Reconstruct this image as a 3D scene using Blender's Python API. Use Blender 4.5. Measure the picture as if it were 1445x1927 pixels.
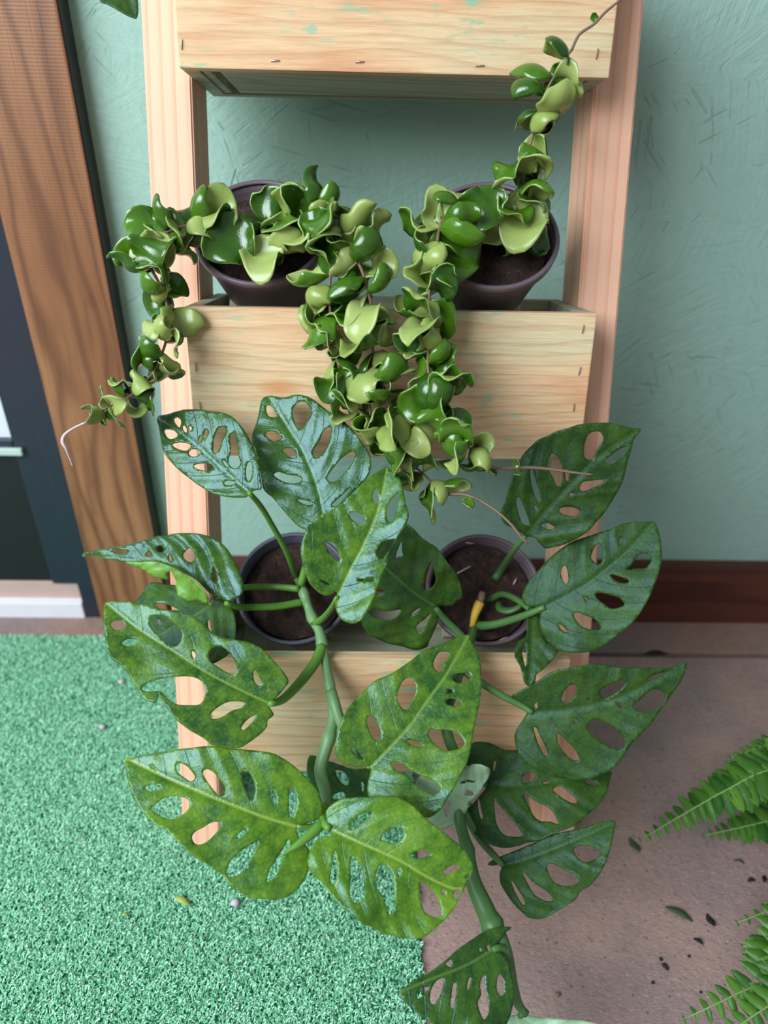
import bpy, bmesh, math, random
import numpy as np
from mathutils import Vector, Matrix
from mathutils.geometry import delaunay_2d_cdt
from mathutils.bvhtree import BVHTree

random.seed(7)
rng = np.random.default_rng(7)
for o in list(bpy.data.objects):
    bpy.data.objects.remove(o)
scene = bpy.context.scene
COL = scene.collection

# ------------------------------------------------------------------ camera
F, CX, CY = 1350.0, 722.5, 963.5           # focal length in pixels of the 1445 x 1927 frame
H = 1.14
PITCH, YAW, ROLL = map(math.radians, (32.46, 1.43, 1.42))
fwd = Vector((math.sin(YAW)*math.cos(PITCH), math.cos(YAW)*math.cos(PITCH), -math.sin(PITCH)))
rgt0 = Vector((math.cos(YAW), -math.sin(YAW), 0))
up0 = rgt0.cross(fwd)
RGT = rgt0*math.cos(ROLL) + up0*math.sin(ROLL)
UP = -rgt0*math.sin(ROLL) + up0*math.cos(ROLL)
FWD = fwd
CAMP = Vector((0, 0, H))
cam_d = bpy.data.cameras.new('camera')
cam = bpy.data.objects.new('camera', cam_d)
COL.objects.link(cam)
M = Matrix((RGT, UP, -FWD)).transposed().to_4x4()
M.translation = CAMP
cam.matrix_world = M
cam_d.sensor_fit = 'VERTICAL'
cam_d.sensor_height = 36.0
cam_d.lens = 36.0*F/1927.0
cam_d.clip_start = 0.05
cam_d.dof.use_dof = True
cam_d.dof.focus_distance = 0.93
cam_d.dof.aperture_fstop = 2.4
scene.camera = cam

# ------------------------------------------------------------------ world, light, exposure
w = bpy.data.worlds.new('world')
scene.world = w
w.use_nodes = True
bgn = w.node_tree.nodes['Background']
bgn.inputs[0].default_value = (0.80, 0.92, 1.0, 1)
bgn.inputs[1].default_value = 0.28
ld = bpy.data.lights.new('left_daylight_area', 'AREA')  # area lamp for daylight from the upper left; its opening is unseen
ld.shape = 'RECTANGLE'; ld.size = 2.8; ld.size_y = 2.0
ld.energy = 205; ld.color = (0.82, 0.93, 1.0)
lo = bpy.data.objects.new('left_daylight_area', ld)
COL.objects.link(lo)
lo.location = (-2.3, -1.15, 2.7)
LIGHT_POS = Vector(lo.location)
lo.rotation_euler = (Vector((0.1, 0.95, 0.55))-Vector(lo.location)).to_track_quat('-Z', 'Y').to_euler()
scene.view_settings.view_transform = 'Standard'
scene.view_settings.look = 'None'
scene.view_settings.gamma = 1
scene.view_settings.use_curve_mapping = False
scene.view_settings.exposure = 0.24

# ------------------------------------------------------------------ pixel helpers
def ray(px, py):
    return FWD + RGT*((px-CX)/F) + UP*((CY-py)/F)      # depth along the optical axis = 1
def at_z(px, py, z):
    return CAMP + ray(px, py)*z
def on_floor(px, py, h=0.0):
    r = ray(px, py); return CAMP + r*((h-H)/r.z)
def on_y(px, py, y):
    r = ray(px, py); return CAMP + r*(y/r.y)
def depth(p):
    return (Vector(p)-CAMP).dot(FWD)

# ------------------------------------------------------------------ material helpers
def srgb(r, g, b):
    f = lambda c: (c/255/12.92) if c/255 <= .04045 else ((c/255+.055)/1.055)**2.4
    return (f(r), f(g), f(b), 1)
class MT:
    def __init__(s, name):
        s.m = bpy.data.materials.new(name); s.m.use_nodes = True
        s.t = s.m.node_tree; s.n = s.t.nodes; s.l = s.t.links
        s.b = s.n['Principled BSDF']; s.out = s.n['Material Output']
    def node(s, typ, **kw):
        n = s.n.new(typ)
        for k, v in kw.items():
            if k.startswith('in_'):
                n.inputs[k[3:]].default_value = v
            else:
                setattr(n, k, v)
        return n
    def link(s, a, b): s.l.new(a, b)
    def coord(s, kind='Object'): return s.node('ShaderNodeTexCoord').outputs[kind]
    def mapping(s, vec, scale=(1,1,1), rot=(0,0,0), loc=(0,0,0)):
        n = s.node('ShaderNodeMapping'); n.inputs['Scale'].default_value = scale
        n.inputs['Rotation'].default_value = rot; n.inputs['Location'].default_value = loc
        s.link(vec, n.inputs['Vector']); return n.outputs[0]
    def noise(s, vec, scale, detail=4, rough=.55, dist=0):
        n = s.node('ShaderNodeTexNoise'); n.inputs['Scale'].default_value = scale
        n.inputs['Detail'].default_value = detail; n.inputs['Roughness'].default_value = rough
        n.inputs['Distortion'].default_value = dist
        if vec is not None: s.link(vec, n.inputs['Vector'])
        return n.outputs['Fac']
    def ramp(s, fac, stops, interp='LINEAR'):
        n = s.node('ShaderNodeValToRGB'); cr = n.color_ramp; cr.interpolation = interp
        while len(cr.elements) < len(stops): cr.elements.new(.5)
        for e, (p, c) in zip(cr.elements, stops):
            e.position = p; e.color = c if len(c) == 4 else (*c, 1)
        s.link(fac, n.inputs[0]); return n.outputs[0]
    def mix(s, fac, a, b, mode='MIX'):
        n = s.node('ShaderNodeMix', data_type='RGBA', blend_type=mode)
        for sock, v in ((n.inputs[0], fac), (n.inputs[6], a), (n.inputs[7], b)):
            if hasattr(v, 'links'): s.link(v, sock)
            else: sock.default_value = v
        return n.outputs[2]
    def math(s, op, a, b=0.0, c=0.0, clamp=False):
        n = s.node('ShaderNodeMath', operation=op, use_clamp=clamp)
        for i, v in enumerate((a, b, c)):
            if hasattr(v, 'links'): s.link(v, n.inputs[i])
            else: n.inputs[i].default_value = v
        return n.outputs[0]
    def bump(s, h, strength=.3, dist=.01, prev=None):
        n = s.node('ShaderNodeBump'); n.inputs['Strength'].default_value = strength
        n.inputs['Distance'].default_value = dist
        s.link(h, n.inputs['Height'])
        if prev is not None: s.link(prev, n.inputs['Normal'])
        return n.outputs[0]
    def fin(s, col=None, rough=.5, nrm=None, **kw):
        if col is not None:
            if hasattr(col, 'links'): s.link(col, s.b.inputs['Base Color'])
            else: s.b.inputs['Base Color'].default_value = col
        if hasattr(rough, 'links'): s.link(rough, s.b.inputs['Roughness'])
        else: s.b.inputs['Roughness'].default_value = rough
        if nrm is not None: s.link(nrm, s.b.inputs['Normal'])
        for k, v in kw.items(): s.b.inputs[k].default_value = v
        return s.m

def mat_plain(name, col, rough=.5, **kw):
    m = MT(name); c = m.coord()
    n = m.noise(c, 25)
    cc = m.mix(m.math('MULTIPLY', n, .5), col, tuple(x*.75 for x in col[:3])+(1,))
    return m.fin(cc, rough, m.bump(n, .1, .002), **kw)

def mat_wood(name, axis, base, line, freq, contrast=.6, fleck=None, dark=None, seed=0.0, rough=.6, wav=.5):
    """grain runs along local `axis`; growth lines vary across it"""
    m = MT(name); c = m.coord('Object')
    sc = [1, 1, 1]; sc['XYZ'.index(axis)] = .10
    oi = m.node('ShaderNodeObjectInfo')
    vadd = m.node('ShaderNodeVectorMath', operation='ADD')
    comb = m.node('ShaderNodeCombineXYZ')
    r1 = m.math('MULTIPLY', oi.outputs['Random'], 3.7)
    for i in range(3): m.link(r1, comb.inputs[i])
    m.link(c, vadd.inputs[0]); m.link(comb.outputs[0], vadd.inputs[1])
    v = m.mapping(vadd.outputs[0], tuple(sc), loc=(seed, seed*1.7, seed*.3))
    big = m.noise(v, 7, 2, .5)
    rings = m.math('SINE', m.math('ADD', m.math('MULTIPLY', m.noise(v, freq*.25, 1, .4, wav), freq), m.math('MULTIPLY', big, 6)))
    rings = m.math('MULTIPLY', m.math('ADD', rings, 1), .5)
    rings = m.math('POWER', rings, 2.5)
    fine = m.noise(m.mapping(v, (1, 1, 1)), 160, 3, .6)
    fac = m.math('MULTIPLY', rings, contrast)
    col = m.mix(fac, base, line)
    col = m.mix(m.math('MULTIPLY', m.math('SUBTRACT', fine, .45, clamp=True), 1.2), col, line)
    if dark:
        col = m.mix(m.ramp(m.noise(v, 5, 3), [(.5, (0,0,0)), (.75, (.7,.7,.7))]), col, dark)
    if fleck:
        f2 = m.noise(m.mapping(v, (1.0, 1.0, 1.0), loc=(3, 1, 2)), 55, 2, .6)
        f3 = m.noise(c, 14, 2, .5)
        f = m.math('MULTIPLY', m.ramp(f2, [(.56, (0,0,0)), (.66, (1,1,1))]), m.ramp(f3, [(.5, (0,0,0)), (.68, (.75,.75,.75))]))
        col = m.mix(f, col, fleck)
    h = m.math('ADD', m.math('MULTIPLY', fine, .6), m.math('MULTIPLY', rings, -.25))
    return m.fin(col, rough, m.bump(h, .35, .0015), **{'Specular IOR Level': .3})

def mat_leaf(name, dark, mid, lime, vein, nveins=6, limeamt=.5, rough=.27, spec=.5):
    """UV x = along the midrib, y = .5 + .5 * signed offset from it"""
    m = MT(name)
    uv = m.node('ShaderNodeUVMap').outputs[0]
    sp = m.node('ShaderNodeSeparateXYZ'); m.link(uv, sp.inputs[0])
    s = sp.outputs[0]
    d = m.math('MULTIPLY', m.math('ABSOLUTE', m.math('SUBTRACT', sp.outputs[1], .5)), 2)
    ob = m.coord('Object')
    ph = m.math('SUBTRACT', m.math('MULTIPLY', s, nveins), m.math('MULTIPLY', m.math('ADD', m.math('MULTIPLY', d, .20), m.math('MULTIPLY', m.math('MULTIPLY', d, d), .20)), nveins))
    fr = m.math('ABSOLUTE', m.math('SUBTRACT', m.math('FRACT', ph), .5))          # 0 on a vein, .5 between
    latv = m.ramp(fr, [(.0, (1,1,1)), (.03, (0,0,0))])
    inter = m.math('MULTIPLY', m.math('SMOOTH_MIN', fr, .4, .1), 2.4)
    n1 = m.noise(ob, 62, 5, .68)
    n2 = m.noise(ob, 130, 3, .6)
    cell = m.node('ShaderNodeTexVoronoi', feature='DISTANCE_TO_EDGE'); cell.inputs['Scale'].default_value = 150; m.link(ob, cell.inputs['Vector'])
    net = m.ramp(cell.outputs['Distance'], [(.0, (0,0,0)), (.25, (1,1,1))])
    n0 = m.noise(ob, 16, 3, .55)
    blot = m.ramp(m.math('ADD', m.math('MULTIPLY', n1, .40), m.math('ADD', m.math('MULTIPLY', n0, .45), m.math('ADD', m.math('MULTIPLY', inter, .05), m.math('MULTIPLY', net, .07)))),
                  [(.38, (0,0,0)), (.68, (1,1,1))])
    oi = m.node('ShaderNodeObjectInfo')
    base = m.mix(m.math('ADD', m.math('MULTIPLY', n1, .8), m.math('MULTIPLY', oi.outputs['Random'], .25)), dark, mid)
    col = m.mix(m.math('MULTIPLY', blot, limeamt), base, lime)
    col = m.mix(m.math('MULTIPLY', latv, .28), col, tuple(x*.6 for x in dark[:3])+(1,))
    rib = m.ramp(d, [(.010, (1,1,1)), (.030, (0,0,0))])
    col = m.mix(m.math('MULTIPLY', rib, .8), col, vein)
    hgt = m.math('ADD', m.math('MULTIPLY', n1, .6), m.math('MULTIPLY', latv, -.10))
    nrm = m.bump(hgt, .5, .004)
    nrm = m.bump(n2, .12, .0015, nrm)
    m.fin(col, rough, nrm, **{'Specular IOR Level': spec*1.25, 'Specular Tint': (.55, .80, 1.0, 1)})  # the sky's blue in the leaf sheen is put into the specular tint
    tr = m.node('ShaderNodeBsdfTranslucent'); m.link(m.mix(.35, col, lime), tr.inputs[0])
    mx = m.node('ShaderNodeMixShader'); mx.inputs[0].default_value = .16
    m.link(m.b.outputs[0], mx.inputs[1]); m.link(tr.outputs[0], mx.inputs[2])
    m.link(mx.outputs[0], m.out.inputs[0])
    return m.m

def mat_leg(name):
    """edge-grain pine: parallel growth lines along local z"""
    m = MT(name); c = m.coord('Object')
    oi = m.node('ShaderNodeObjectInfo')
    sp = m.node('ShaderNodeSeparateXYZ'); m.link(c, sp.inputs[0])
    slow = m.noise(m.mapping(c, (1, 1, .12)), 9, 2, .5)
    x = m.math('ADD', m.math('ADD', sp.outputs[0], m.math('MULTIPLY', sp.outputs[1], .55)), m.math('MULTIPLY', slow, .020))
    ph = m.math('FRACT', m.math('ADD', m.math('MULTIPLY', x, 56), m.math('MULTIPLY', oi.outputs['Random'], 5)))
    ln = m.ramp(ph, [(0, (0,0,0)), (.55, (.12,.12,.12)), (.86, (.85,.85,.85)), (.93, (.6,.6,.6)), (1, (0,0,0))])
    w2 = m.noise(m.mapping(c, (1, 1, .15)), 30, 2, .5)
    fine = m.noise(m.mapping(c, (1, 1, .04)), 420, 2, .6)
    col = m.mix(m.math('MULTIPLY', ln, m.math('ADD', .05, m.math('MULTIPLY', w2, .85))), srgb(248,194,164), srgb(226,138,100))
    col = m.mix(m.math('MULTIPLY', m.math('SUBTRACT', fine, .5, clamp=True), .9), col, srgb(222,160,124))
    return m.fin(col, .6, m.bump(fine, .2, .001), **{'Specular IOR Level': .3})
def mat_board(name):
    m = MT(name); c0 = m.coord('Object')
    oi = m.node('ShaderNodeObjectInfo')
    cb = m.node('ShaderNodeCombineXYZ'); r1 = m.math('MULTIPLY', oi.outputs['Random'], 6.3)
    for i in range(3): m.link(r1, cb.inputs[i])
    va = m.node('ShaderNodeVectorMath', operation='ADD'); m.link(c0, va.inputs[0]); m.link(cb.outputs[0], va.inputs[1])
    c = va.outputs[0]
    v = m.mapping(c, (.16, 1, 1))
    warp = m.noise(m.mapping(c, (.35, 1, 1)), 5.5, 2, .5)
    sp = m.node('ShaderNodeSeparateXYZ'); m.link(c, sp.inputs[0])
    zz = m.math('ADD', m.math('ADD', sp.outputs[2], sp.outputs[1]), m.math('MULTIPLY', warp, .11))
    ph = m.math('FRACT', m.math('MULTIPLY', zz, 58))
    ln = m.ramp(ph, [(0, (0,0,0)), (.6, (.1,.1,.1)), (.9, (1,1,1)), (1, (0,0,0))])
    amp = m.noise(m.mapping(c, (.3, 1, 1), loc=(2, 5, 1)), 16, 3, .6)
    fine = m.noise(m.mapping(c, (.05, 1, 1)), 330, 3, .65)
    tint = m.noise(m.mapping(c, (.3, 1, 1), loc=(7, 3, 9)), 11, 3, .55)
    col = m.ramp(tint, [(.32, srgb(216,198,158)), (.5, srgb(226,190,148)), (.66, srgb(218,162,122))])
    col = m.mix(m.math('MULTIPLY', ln, m.math('MULTIPLY', amp, .75)), col, srgb(184,130,88))
    col = m.mix(m.math('MULTIPLY', m.math('SUBTRACT', fine, .48, clamp=True), 1.6), col, srgb(176,132,92))
    col = m.mix(m.ramp(fine, [(.25, (.35,.35,.35)), (.42, (0,0,0))]), col, srgb(246,230,196))
    f2 = m.noise(m.mapping(c, (.28, 1, 1), loc=(3, 1, 2)), 95, 2, .6)
    f3 = m.noise(c, 9, 2, .5)
    f = m.math('MULTIPLY', m.ramp(f2, [(.56, (0,0,0)), (.64, (1,1,1))]), m.ramp(f3, [(.47, (0,0,0)), (.62, (.8,.8,.8))]))
    col = m.mix(f, col, srgb(134,186,152))
    kn = m.node('ShaderNodeTexVoronoi'); kn.inputs['Scale'].default_value = 3.2; m.link(m.mapping(c, (.8, 1, 2.0)), kn.inputs['Vector'])
    col = m.mix(m.ramp(kn.outputs['Distance'], [(.03, (.9,.9,.9)), (.10, (0,0,0))]), col, srgb(206,136,78))
    h = m.math('ADD', m.math('MULTIPLY', fine, .8), m.math('MULTIPLY', ln, -.3))
    return m.fin(col, .65, m.bump(h, .45, .0018), **{'Specular IOR Level': .25})
def mat_trim(name):
    m = MT(name); c = m.coord('Object')
    v = m.mapping(c, (1, 1, .09))
    streak = m.noise(v, 42, 4, .6); fine = m.noise(m.mapping(c, (1, 1, .03)), 300, 3, .6)
    warp = m.noise(m.mapping(c, (1, 1, .3)), 6, 2, .5)
    sp = m.node('ShaderNodeSeparateXYZ'); m.link(c, sp.inputs[0])
    ph = m.math('SINE', m.math('MULTIPLY', m.math('ADD', sp.outputs[0], m.math('MULTIPLY', warp, .16)), 190))
    ring = m.math('POWER', m.math('MULTIPLY', m.math('ADD', ph, 1), .5), 3)
    col = m.ramp(m.noise(m.mapping(c, (1, 1, .3), loc=(1, 1, 4)), 5, 3, .6), [(.35, srgb(166,116,80)), (.65, srgb(132,86,54))])
    col = m.mix(m.math('MULTIPLY', ring, .65), col, srgb(92,56,38))
    col = m.mix(m.ramp(streak, [(.5, (0,0,0)), (.75, (.8,.8,.8))]), col, srgb(96,58,38))
    col = m.mix(m.math('MULTIPLY', m.math('SUBTRACT', fine, .45, clamp=True), 1.2), col, srgb(120,78,52))
    saw = m.math('SINE', m.math('MULTIPLY', sp.outputs[2], 1250))
    kn = m.node('ShaderNodeTexVoronoi'); kn.inputs['Scale'].default_value = 3.0; m.link(m.mapping(c, (2.2, 1, 1.2), loc=(.4, 0, .3)), kn.inputs['Vector'])
    col = m.mix(m.ramp(kn.outputs['Distance'], [(.03, (.9,.9,.9)), (.12, (0,0,0))]), col, srgb(66,40,30))
    h = m.math('ADD', m.math('MULTIPLY', saw, .10), m.math('ADD', fine, m.math('MULTIPLY', ring, -.4)))
    return m.fin(col, .42, m.bump(h, .4, .0015))

MAT = {}
MAT['leg'] = mat_leg('pale_pine_leg')
MAT['board'] = mat_board('green_treated_pine_board')
MAT['under'] = mat_wood('grey_green_treated_pine', 'X', srgb(184,180,156), srgb(142,138,114), 40, .6, seed=.7, wav=1.0)
MAT['trim'] = mat_trim('stained_brown_door_trim')
MAT['baseboard'] = mat_wood('dark_red_brown_baseboard', 'X', srgb(98,52,40), srgb(62,30,26), 30, .6, seed=.9)
MAT['black'] = mat_plain('black_painted_door_frame', srgb(38,46,58), .35)
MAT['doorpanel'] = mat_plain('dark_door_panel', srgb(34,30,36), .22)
MAT['white'] = mat_plain('white_painted_sill', srgb(235,232,238), .45)
MAT['pink'] = mat_plain('dusty_rose_sill_board', srgb(200,168,160), .6)
MAT['pane'] = mat_plain('bright_door_glass', srgb(225,232,245), .08)  # pale opaque colour stands in for the brightness showing through the glass
MAT['palebar'] = mat_plain('pale_sage_bar', srgb(190,212,200), .4)
MAT['pot'] = mat_plain('dark_mauve_plastic_pot', srgb(112,94,102), .42)
MAT['pot2'] = mat_plain('dark_slate_plastic_pot', srgb(96,94,110), .42)
MAT['staple'] = mat_plain('rusty_steel_staple', srgb(196,176,156), .35, Metallic=.7)
MAT['stem'] = mat_plain('smooth_green_stem', srgb(118,158,104), .42)
MAT['petiole'] = mat_plain('green_leaf_stalk', srgb(98,146,56), .36)
MAT['petiole_dark'] = mat_plain('deep_green_leaf_stalk', srgb(78,118,62), .4)
MAT['vine'] = mat_plain('brown_woody_vine', srgb(132,104,84), .55)
MAT['yellow'] = mat_plain('yellowing_stalk', srgb(222,178,60), .5)
MAT['thread'] = mat_plain('pale_vine_tip', srgb(205,180,180), .5)
MAT['rim'] = mat_plain('pale_leaf_edge', srgb(190,215,170), .35)

def mat_soil():
    m = MT('dark_potting_soil'); c = m.coord()
    n = m.noise(c, 60, 6, .7); n2 = m.noise(c, 180, 4, .7)
    col = m.ramp(n, [(.35, srgb(36,26,24)), (.6, srgb(80,54,46)), (.75, srgb(122,86,68))])
    col = m.mix(m.ramp(n2, [(.66, (0,0,0)), (.72, (1,1,1))]), col, srgb(128,98,72))
    return m.fin(col, .9, m.bump(m.math('ADD', n, n2), .9, .006))
MAT['soil'] = mat_soil()

def mat_wall():
    m = MT('sea_green_painted_strand_board'); c = m.coord()
    dist = m.node('ShaderNodeTexNoise'); dist.inputs['Scale'].default_value = 14; m.link(c, dist.inputs['Vector'])
    vm = m.node('ShaderNodeVectorMath', operation='MULTIPLY_ADD'); m.link(dist.outputs['Color'], vm.inputs[0]); vm.inputs[1].default_value = (.06, 0, .06); m.link(c, vm.inputs[2])
    hts = []; marks = []
    for k, (sc, th) in enumerate(((7.5, .4), (11, -.5), (16, 1.2))):
        vo = m.node('ShaderNodeTexVoronoi'); vo.inputs['Scale'].default_value = sc
        m.link(m.mapping(vm.outputs[0], (.75, 1, 1.5), rot=(0, th, 0), loc=(k*2.3, 0, k)), vo.inputs['Vector'])
        sx = m.node('ShaderNodeSeparateColor'); m.link(vo.outputs['Color'], sx.inputs[0])
        vr = m.node('ShaderNodeVectorRotate', rotation_type='Y_AXIS'); m.link(c, vr.inputs['Vector'])
        m.link(m.math('MULTIPLY', m.math('SUBTRACT', sx.outputs[0], .5), 3.0), vr.inputs['Angle'])
        g = m.noise(m.mapping(vr.outputs[0], (1, 1, 14)), 7, 4, .62)
        hts.append(m.math('ADD', m.math('MULTIPLY', sx.outputs[1], .5), g))
        mk = m.noise(m.mapping(vr.outputs[0], (1, 1, 16), loc=(k, 4, 2)), 8, 2, .55)
        marks.append(m.ramp(mk, [(.68, (0,0,0)), (.73, (1,1,1))]))
    soft = m.noise(c, 45, 4, .6); slow = m.noise(c, 3.2, 3, .6)
    fade = m.ramp(slow, [(.40, (.08,.08,.08)), (.60, (1,1,1))])
    h = m.math('ADD', m.math('ADD', m.math('MULTIPLY', hts[0], .5), m.math('MULTIPLY', hts[1], .35)), m.math('ADD', m.math('MULTIPLY', hts[2], .2), m.math('MULTIPLY', soft, .3)))
    mark = m.math('MULTIPLY', m.math('MAXIMUM', marks[0], m.math('MAXIMUM', marks[1], marks[2])), fade)
    h = m.math('SUBTRACT', h, m.math('MULTIPLY', mark, .5))
    col = m.mix(m.math('MULTIPLY', soft, .7), srgb(164,194,180), srgb(146,182,166))
    col = m.mix(m.math('MULTIPLY', mark, .22), col, srgb(80,116,102))
    return m.fin(col, .5, m.bump(h, .6, .006), **{'Specular IOR Level': .4})
MAT['wall'] = mat_wall()

def mat_concrete(name, a, b):
    m = MT(name); c = m.coord()
    n = m.noise(c, 7, 6, .65); n2 = m.noise(c, 70, 4, .6); n3 = m.noise(m.mapping(c, (1, 2.2, 1), rot=(0,0,.5)), 150, 3, .6)
    col = m.mix(n, a, b)
    col = m.mix(m.ramp(m.noise(c, 3, 4, .6), [(.45, (0,0,0)), (.7, (.7,.7,.7))]), col, srgb(122,112,118))
    col = m.mix(m.ramp(n2, [(.62, (0,0,0)), (.72, (.55,.55,.55))]), col, srgb(92,78,76))
    sp = m.node('ShaderNodeTexVoronoi'); sp.inputs['Scale'].default_value = 55; m.link(c, sp.inputs['Vector'])
    col = m.mix(m.ramp(sp.outputs['Distance'], [(.06, (.7,.7,.7)), (.13, (0,0,0))]), col, srgb(70,58,56))
    col = m.mix(m.ramp(n3, [(.60, (0,0,0)), (.72, (.6,.6,.6))]), col, srgb(96,78,74))
    col = m.mix(m.ramp(n3, [(.28, (.4,.4,.4)), (.40, (0,0,0))]), col, srgb(226,196,188))
    h = m.math('ADD', n2, m.math('MULTIPLY', n3, .7))
    return m.fin(col, .75, m.bump(h, .6, .004))
MAT['concrete'] = mat_concrete('dusty_pink_grey_concrete', srgb(200,160,148), srgb(140,114,108))
MAT['strip'] = mat_concrete('brown_concrete_strip', srgb(172,136,120), srgb(134,104,92))

def mat_turf():
    m = MT('green_turf_fibre')
    a = m.node('ShaderNodeAttribute', attribute_name='tone')
    col = m.ramp(a.outputs['Fac'], [(0, srgb(92,172,122)), (.5, srgb(142,218,172)), (1, srgb(204,244,218))])
    return m.fin(col, .42, **{'Specular IOR Level': .5})
MAT['turf'] = mat_turf()
MAT['turfbase'] = mat_plain('dark_green_turf_backing', srgb(44,120,86), .9)

# monstera: first plant fresh, second plant deep green
MAT['leafA'] = mat_leaf('monstera_leaf_fresh_green', srgb(30,62,20), srgb(52,90,30), srgb(98,136,34), srgb(94,126,58), 6, .6, rough=.25)
MAT['leafM'] = mat_leaf('monstera_leaf_mid_green', srgb(34,72,20), srgb(60,104,30), srgb(128,166,38), srgb(124,154,62), 6, .7, rough=.27)
MAT['leafL'] = mat_leaf('monstera_leaf_young_lime', srgb(46,88,18), srgb(76,122,28), srgb(138,174,40), srgb(150,172,72), 6, .7, rough=.24)
MAT['leafB'] = mat_leaf('monstera_leaf_deep_green', srgb(30,54,16), srgb(48,78,24), srgb(82,114,30), srgb(54,84,36), 6, .55, rough=.42, spec=.27)
MAT['leafU'] = mat_leaf('monstera_leaf_pale_underside', srgb(150,188,156), srgb(170,206,170), srgb(184,214,150), srgb(160,190,110), 7, .5, rough=.4)
MAT['leafG'] = mat_leaf('monstera_leaf_yellow_green_underside', srgb(104,150,54), srgb(128,176,62), srgb(168,200,84), srgb(80,124,50), 7, .5, rough=.4)

def mat_hoya(name, a, b, rough, spec):
    m = MT(name); c = m.coord()
    oi = m.node('ShaderNodeObjectInfo')
    n = m.noise(c, 40, 3, .5)
    col = m.mix(m.math('ADD', m.math('MULTIPLY', n, .7), m.math('MULTIPLY', m.math('SUBTRACT', oi.outputs['Random'], .5), .7), clamp=True), a, b)
    return m.fin(col, rough, m.bump(n, .1, .002), **{'Specular IOR Level': spec, 'Subsurface Weight': .0})
MAT['hoya_top'] = mat_hoya('glossy_green_rope_leaf_face', srgb(40,78,12), srgb(84,128,24), .18, .65)
MAT['hoya_under'] = mat_hoya('pale_green_rope_leaf_back', srgb(134,152,74), srgb(166,180,106), .28, .5)
MAT['hoya_rim'] = mat_plain('pale_rope_leaf_edge', srgb(150,176,100), .35)
MAT['fern'] = mat_hoya('fern_leaflet_green', srgb(40,84,24), srgb(88,132,36), .45, .4)
MAT['fern_stem'] = mat_plain('fern_midrib', srgb(120,150,80), .5)
MAT['debris'] = mat_plain('dried_green_leaf_scrap', srgb(76,92,60), .7)
MAT['debris_dark'] = mat_plain('black_soil_crumb', srgb(44,38,36), .9)
MAT['pebble'] = mat_plain('pale_pebble', srgb(205,190,195), .7)
MAT['dryleaf'] = mat_plain('yellowed_leaf_scrap', srgb(170,190,90), .6)

# ------------------------------------------------------------------ object helpers
WM = {}                                           # world matrices kept by hand (no depsgraph needed)
def empty(name, loc, label=None, cat=None, group=None, parent=None, kind=None):
    o = bpy.data.objects.new(name, None); COL.objects.link(o)
    o.empty_display_size = .05
    put(o, Matrix.Translation(Vector(loc)), parent)
    tag(o, label, cat, group, kind); return o
def put(o, mw, parent=None):
    WM[o.name] = mw.copy()
    if parent is not None:
        o.parent = parent
        o.matrix_basis = WM[parent.name].inverted() @ mw
    else:
        o.matrix_basis = mw
def tag(o, label=None, cat=None, group=None, kind=None):
    if label: o['label'] = label
    if cat: o['category'] = cat
    if group: o['group'] = group
    if kind: o['kind'] = kind
    return o
def obj(name, me, mw, parent=None, mats=None, smooth=False):
    if mats:
        me.materials.clear()
        for m in (mats if isinstance(mats, (list, tuple)) else [mats]): me.materials.append(m)
    if smooth:
        me.polygons.foreach_set('use_smooth', [True]*len(me.polygons))
    o = bpy.data.objects.new(name, me); COL.objects.link(o)
    put(o, mw, parent); return o
def mesh_pydata(name, v, f):
    me = bpy.data.meshes.new(name); me.from_pydata([tuple(p) for p in v], [], f); me.update(); return me
def box_mesh(name, sx, sy, sz, bev=.0015):
    bm = bmesh.new(); bmesh.ops.create_cube(bm, size=1)
    for v in bm.verts: v.co = Vector((v.co.x*sx, v.co.y*sy, v.co.z*sz))
    if bev: bmesh.ops.bevel(bm, geom=bm.edges[:], offset=bev, segments=2, affect='EDGES', profile=.6)
    me = bpy.data.meshes.new(name); bm.to_mesh(me); bm.free(); return me
def box(name, mn, mx, mat, parent=None, bev=.0015):
    mn, mx = Vector(mn), Vector(mx); s = mx-mn
    return obj(name, box_mesh(name, *s, bev), Matrix.Translation((mn+mx)/2), parent, mat)
def catmull(pts, per, closed):
    """pts: list of numpy arrays; returns resampled array with about `per` spacing in the first two axes"""
    P = [np.asarray(p, float) for p in pts]; n = len(P); out = []
    for i in range(n if closed else n-1):
        p1, p2 = P[i], P[(i+1) % n]
        p0 = P[i-1] if (closed or i > 0) else 2*p1-p2
        p3 = P[(i+2) % n] if (closed or i < n-2) else 2*p2-p1
        k = max(1, int(round(np.linalg.norm((p2-p1)[:2])/per)))
        for j in range(k):
            t = j/k
            out.append(.5*((2*p1)+(-p0+p2)*t+(2*p0-5*p1+4*p2-p3)*t*t+(-p0+3*p1-3*p2+p3)*t**3))
    if not closed: out.append(P[-1])
    return np.array(out)
def tube_mesh(name, pts, radii, seg=8, flat=1.0):
    pts = [Vector(p) for p in pts]; n = len(pts); V = []; Fc = []
    prev = None
    for i, p in enumerate(pts):
        t = (pts[min(i+1, n-1)]-pts[max(i-1, 0)]).normalized()
        if prev is None:
            a = t.cross(Vector((0, 0, 1)));
            if a.length < 1e-3: a = t.cross(Vector((1, 0, 0)))
        else:
            a = prev-t*prev.dot(t)
        a.normalize(); prev = a; b = t.cross(a)
        for k in range(seg):
            th = 2*math.pi*k/seg
            V.append(p+a*math.cos(th)*radii[i]+b*math.sin(th)*radii[i]*flat)
    for i in range(n-1):
        for k in range(seg):
            Fc.append((i*seg+k, i*seg+(k+1) % seg, (i+1)*seg+(k+1) % seg, (i+1)*seg+k))
    Fc.append(tuple(range(seg-1, -1, -1))); Fc.append(tuple((n-1)*seg+k for k in range(seg)))
    return mesh_pydata(name, V, Fc)
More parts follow.
